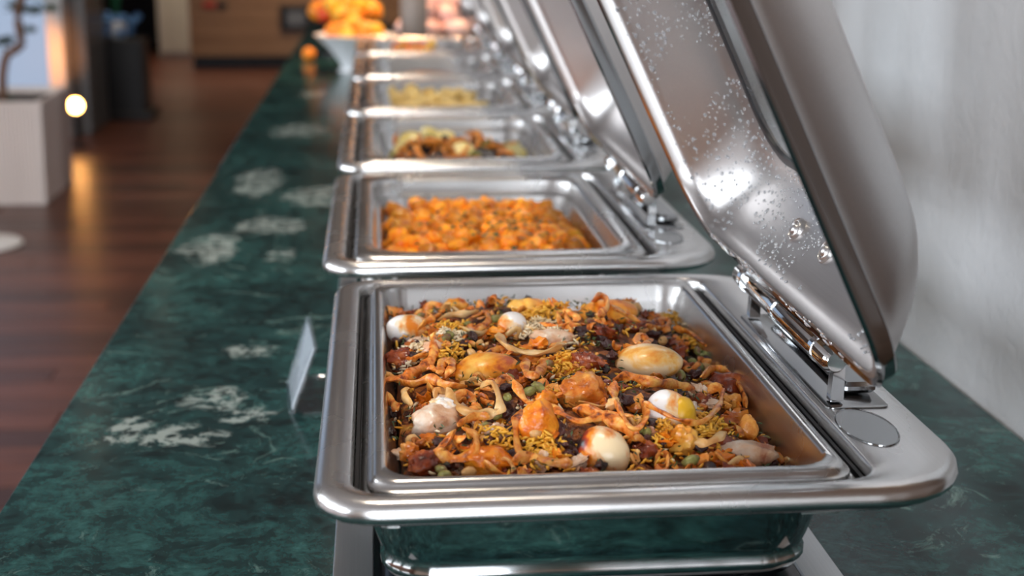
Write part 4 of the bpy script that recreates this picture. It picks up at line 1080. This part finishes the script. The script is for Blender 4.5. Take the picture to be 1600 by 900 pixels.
# louvred grey pillar
a0 = at(100, 222, z=0); a1 = at(172, 190, z=0)
gp = empty('louvred_pillar', (a1.x - .2, (a0.y + a1.y) / 2, 0), 'grey pillar with narrow horizontal slats behind the floor spotlight', 'pillar')
GX = a1.x; GY0, GY1 = max(a0.y, YW + .12), a1.y - .02
mesh_obj('core', *boxm(GX - .5, GX - .008, GY0, GY1, .001, ROOM_H - .01), 'grey_post', gp, 0, gp.location)
slat = None
for k in range(58):
    z0 = .02 + k * .048
    if slat is None: slat = mesh_obj('slat', *boxm(-.5, .012, 0, GY1 - GY0 + .012, 0, .036), 'grey_post', gp, 0)
    else: slat = slat.copy(); C.objects.link(slat)
    slat.location = Vector((GX - .006, GY0 - .012, z0)) - Vector(gp.location)
# black pedestal with blue flowers
b1 = at(228, 188, z=0); b0 = at(160, 188, z=0)
pe = empty('pedestal', ((b0.x + b1.x) / 2, b1.y + .18, 0), 'tall black square pedestal carrying blue flowers', 'pedestal')
pz = at(190, 62, y=b1.y).z
mesh_obj('column', *boxm(b0.x + .01, b1.x, b1.y, b1.y + .34, .001, pz, .006), 'black_wood', pe, 30, pe.location)
mesh_obj('foot', *boxm(b0.x - .005, b1.x + .05, b1.y - .03, b1.y + .37, .0005, .06, .004), 'black_wood', pe, 30, pe.location)
vc = Vector(((b0.x + b1.x) / 2 - .03, b1.y + .15, pz))
va = empty('flower_vase', vc, 'vase of blue flowers and long green leaves on the black pedestal', 'flowers')
mesh_obj('vase', *lathe([(.001, .0006), (.05, .0006), (.075, .05), (.06, .11), (.03, .15), (.036, .16), (.001, .15)], 20, vc), 'ceramic', va, 50, vc)
for i in range(16):
    p = vc + Vector((R.uniform(-.10, .14), R.uniform(-.10, .06), R.uniform(.03, .17)))
    mesh_obj('blossom', *xf(lump(.032, .032, .028, .35, 2.5, 0, 10, 7), Matrix.Translation(p)), 'blue_petal', va, 0, vc)
for i in range(7):
    a = R.uniform(-1, 1); h = R.uniform(.35, .6)
    pts = [vc + Vector((0, 0, .14)), vc + Vector((a * .12, -.05, .14 + h * .6)), vc + Vector((a * .32, -.08, .12 + h)), vc + Vector((a * .5 + .08, -.1, .0 + h * .7))]
    mesh_obj('leaf_blade', *tube(spline(pts, 4), [.004, .008, .012, .014, .016, .016, .016, .015, .014, .012, .01, .006, .002], 6, True, .25), 'leaf_bright', va, 60, vc)
# white door beyond
d0 = at(253, 90, z=0); d1 = at(301, 90, z=0)
dr = bpy.data.objects.new('door_1', None); C.objects.link(dr); struct(dr)
for k in range(3):
    w_ = (d1.x - d0.x) / 3
    mesh_obj('panel', *boxm(d0.x + k * w_ + .01, d0.x + (k + 1) * w_ - .01, d0.y, d0.y + .06, .05, 2.3, .01), 'cream_paint', dr, 30)
mesh_obj('frame', *boxm(d0.x - .03, d1.x + .03, d0.y + .062, d0.y + .10, .001, 2.4), 'cream_paint', dr, 0)
mesh_obj('handle', *tube([(d0.x + .20, d0.y - .04, 1.0), (d0.x + .32, d0.y - .04, 1.0)], .02, 8), 'black_rubber', dr, 40)
# wooden reception desk
e0 = at(299, 107, z=0)
dk = empty('reception_desk', (e0.x + 1.1, e0.y + .3, 0), 'light wooden reception desk with dark plinth at the far end', 'desk')
DXR = X1 - .05
def DK(name, vf, mat, parent=dk, sm=30): return mesh_obj(name, vf[0], vf[1], mat, parent, sm, dk.location)
DK('plinth', boxm(e0.x + .02, DXR, e0.y + .05, e0.y + .6, .001, .12), 'black_wood', sm=0)
for k in range(6):
    DK('board', boxm(e0.x, DXR, e0.y, e0.y + .03, .12 + k * .17, .12 + (k + 1) * .17 - .006, .003), 'desk_wood')
DK('body', boxm(e0.x + .01, DXR, e0.y + .031, e0.y + .62, .12, 1.14), 'black_wood', sm=0)
DK('top', boxm(e0.x - .03, DXR, e0.y - .04, e0.y + .66, 1.142, 1.18, .004), 'desk_wood')
s0 = at(437, 9, y=e0.y); s1 = at(488, 48, y=e0.y)
sc_ = empty('wall_screen', (s0.x, e0.y - .03, s1.z), 'small black framed screen mounted on the wooden desk front', 'screen')
mesh_obj('frame', *boxm(s0.x, s1.x, e0.y - .035, e0.y - .001, s1.z, s0.z, .006), 'black_rubber', sc_, 30, sc_.location)
mesh_obj('screen', *boxm(s0.x + .07, s1.x - .07, e0.y - .038, e0.y - .0352, s1.z + .06, s0.z - .05), 'grey_post', sc_, 0, sc_.location)
r0 = at(317, 3, y=e0.y); r1 = at(337, 12, y=e0.y)
put('red_tag', boxm(0, r1.x - r0.x, -.02, 0, 0, r0.z - r1.z, .005), 'red_plastic', (r0.x, e0.y - .002, r1.z), (0, 0, 0), 'small red marker on the upper left of the desk front', 'marker')
r0 = at(340, 3, y=e0.y); r1 = at(354, 13, y=e0.y)
put('dark_tag', boxm(0, r1.x - r0.x, -.02, 0, 0, r0.z - r1.z, .005), 'black_rubber', (r0.x, e0.y - .002, r1.z), (0, 0, 0), 'small dark marker beside the red one on the desk front', 'marker')
# white stanchion base at the left edge
q = at(-32, 384, z=0)
sb = empty('stanchion', (q.x, q.y, 0), 'round white stanchion base at the left edge of the floor', 'stanchion')
mesh_obj('base', *lathe([(.001, .0008), (.185, .0008), (.188, .008), (.18, .016), (.03, .024), (.001, .024)], 36, (q.x, q.y, 0)), 'white_paint', sb, 40, sb.location)
mesh_obj('pole', *lathe([(.001, .024), (.02, .024), (.02, .95), (.028, .96), (.028, .98), (.001, .99)], 16, (q.x, q.y, 0)), 'white_paint', sb, 40, sb.location)
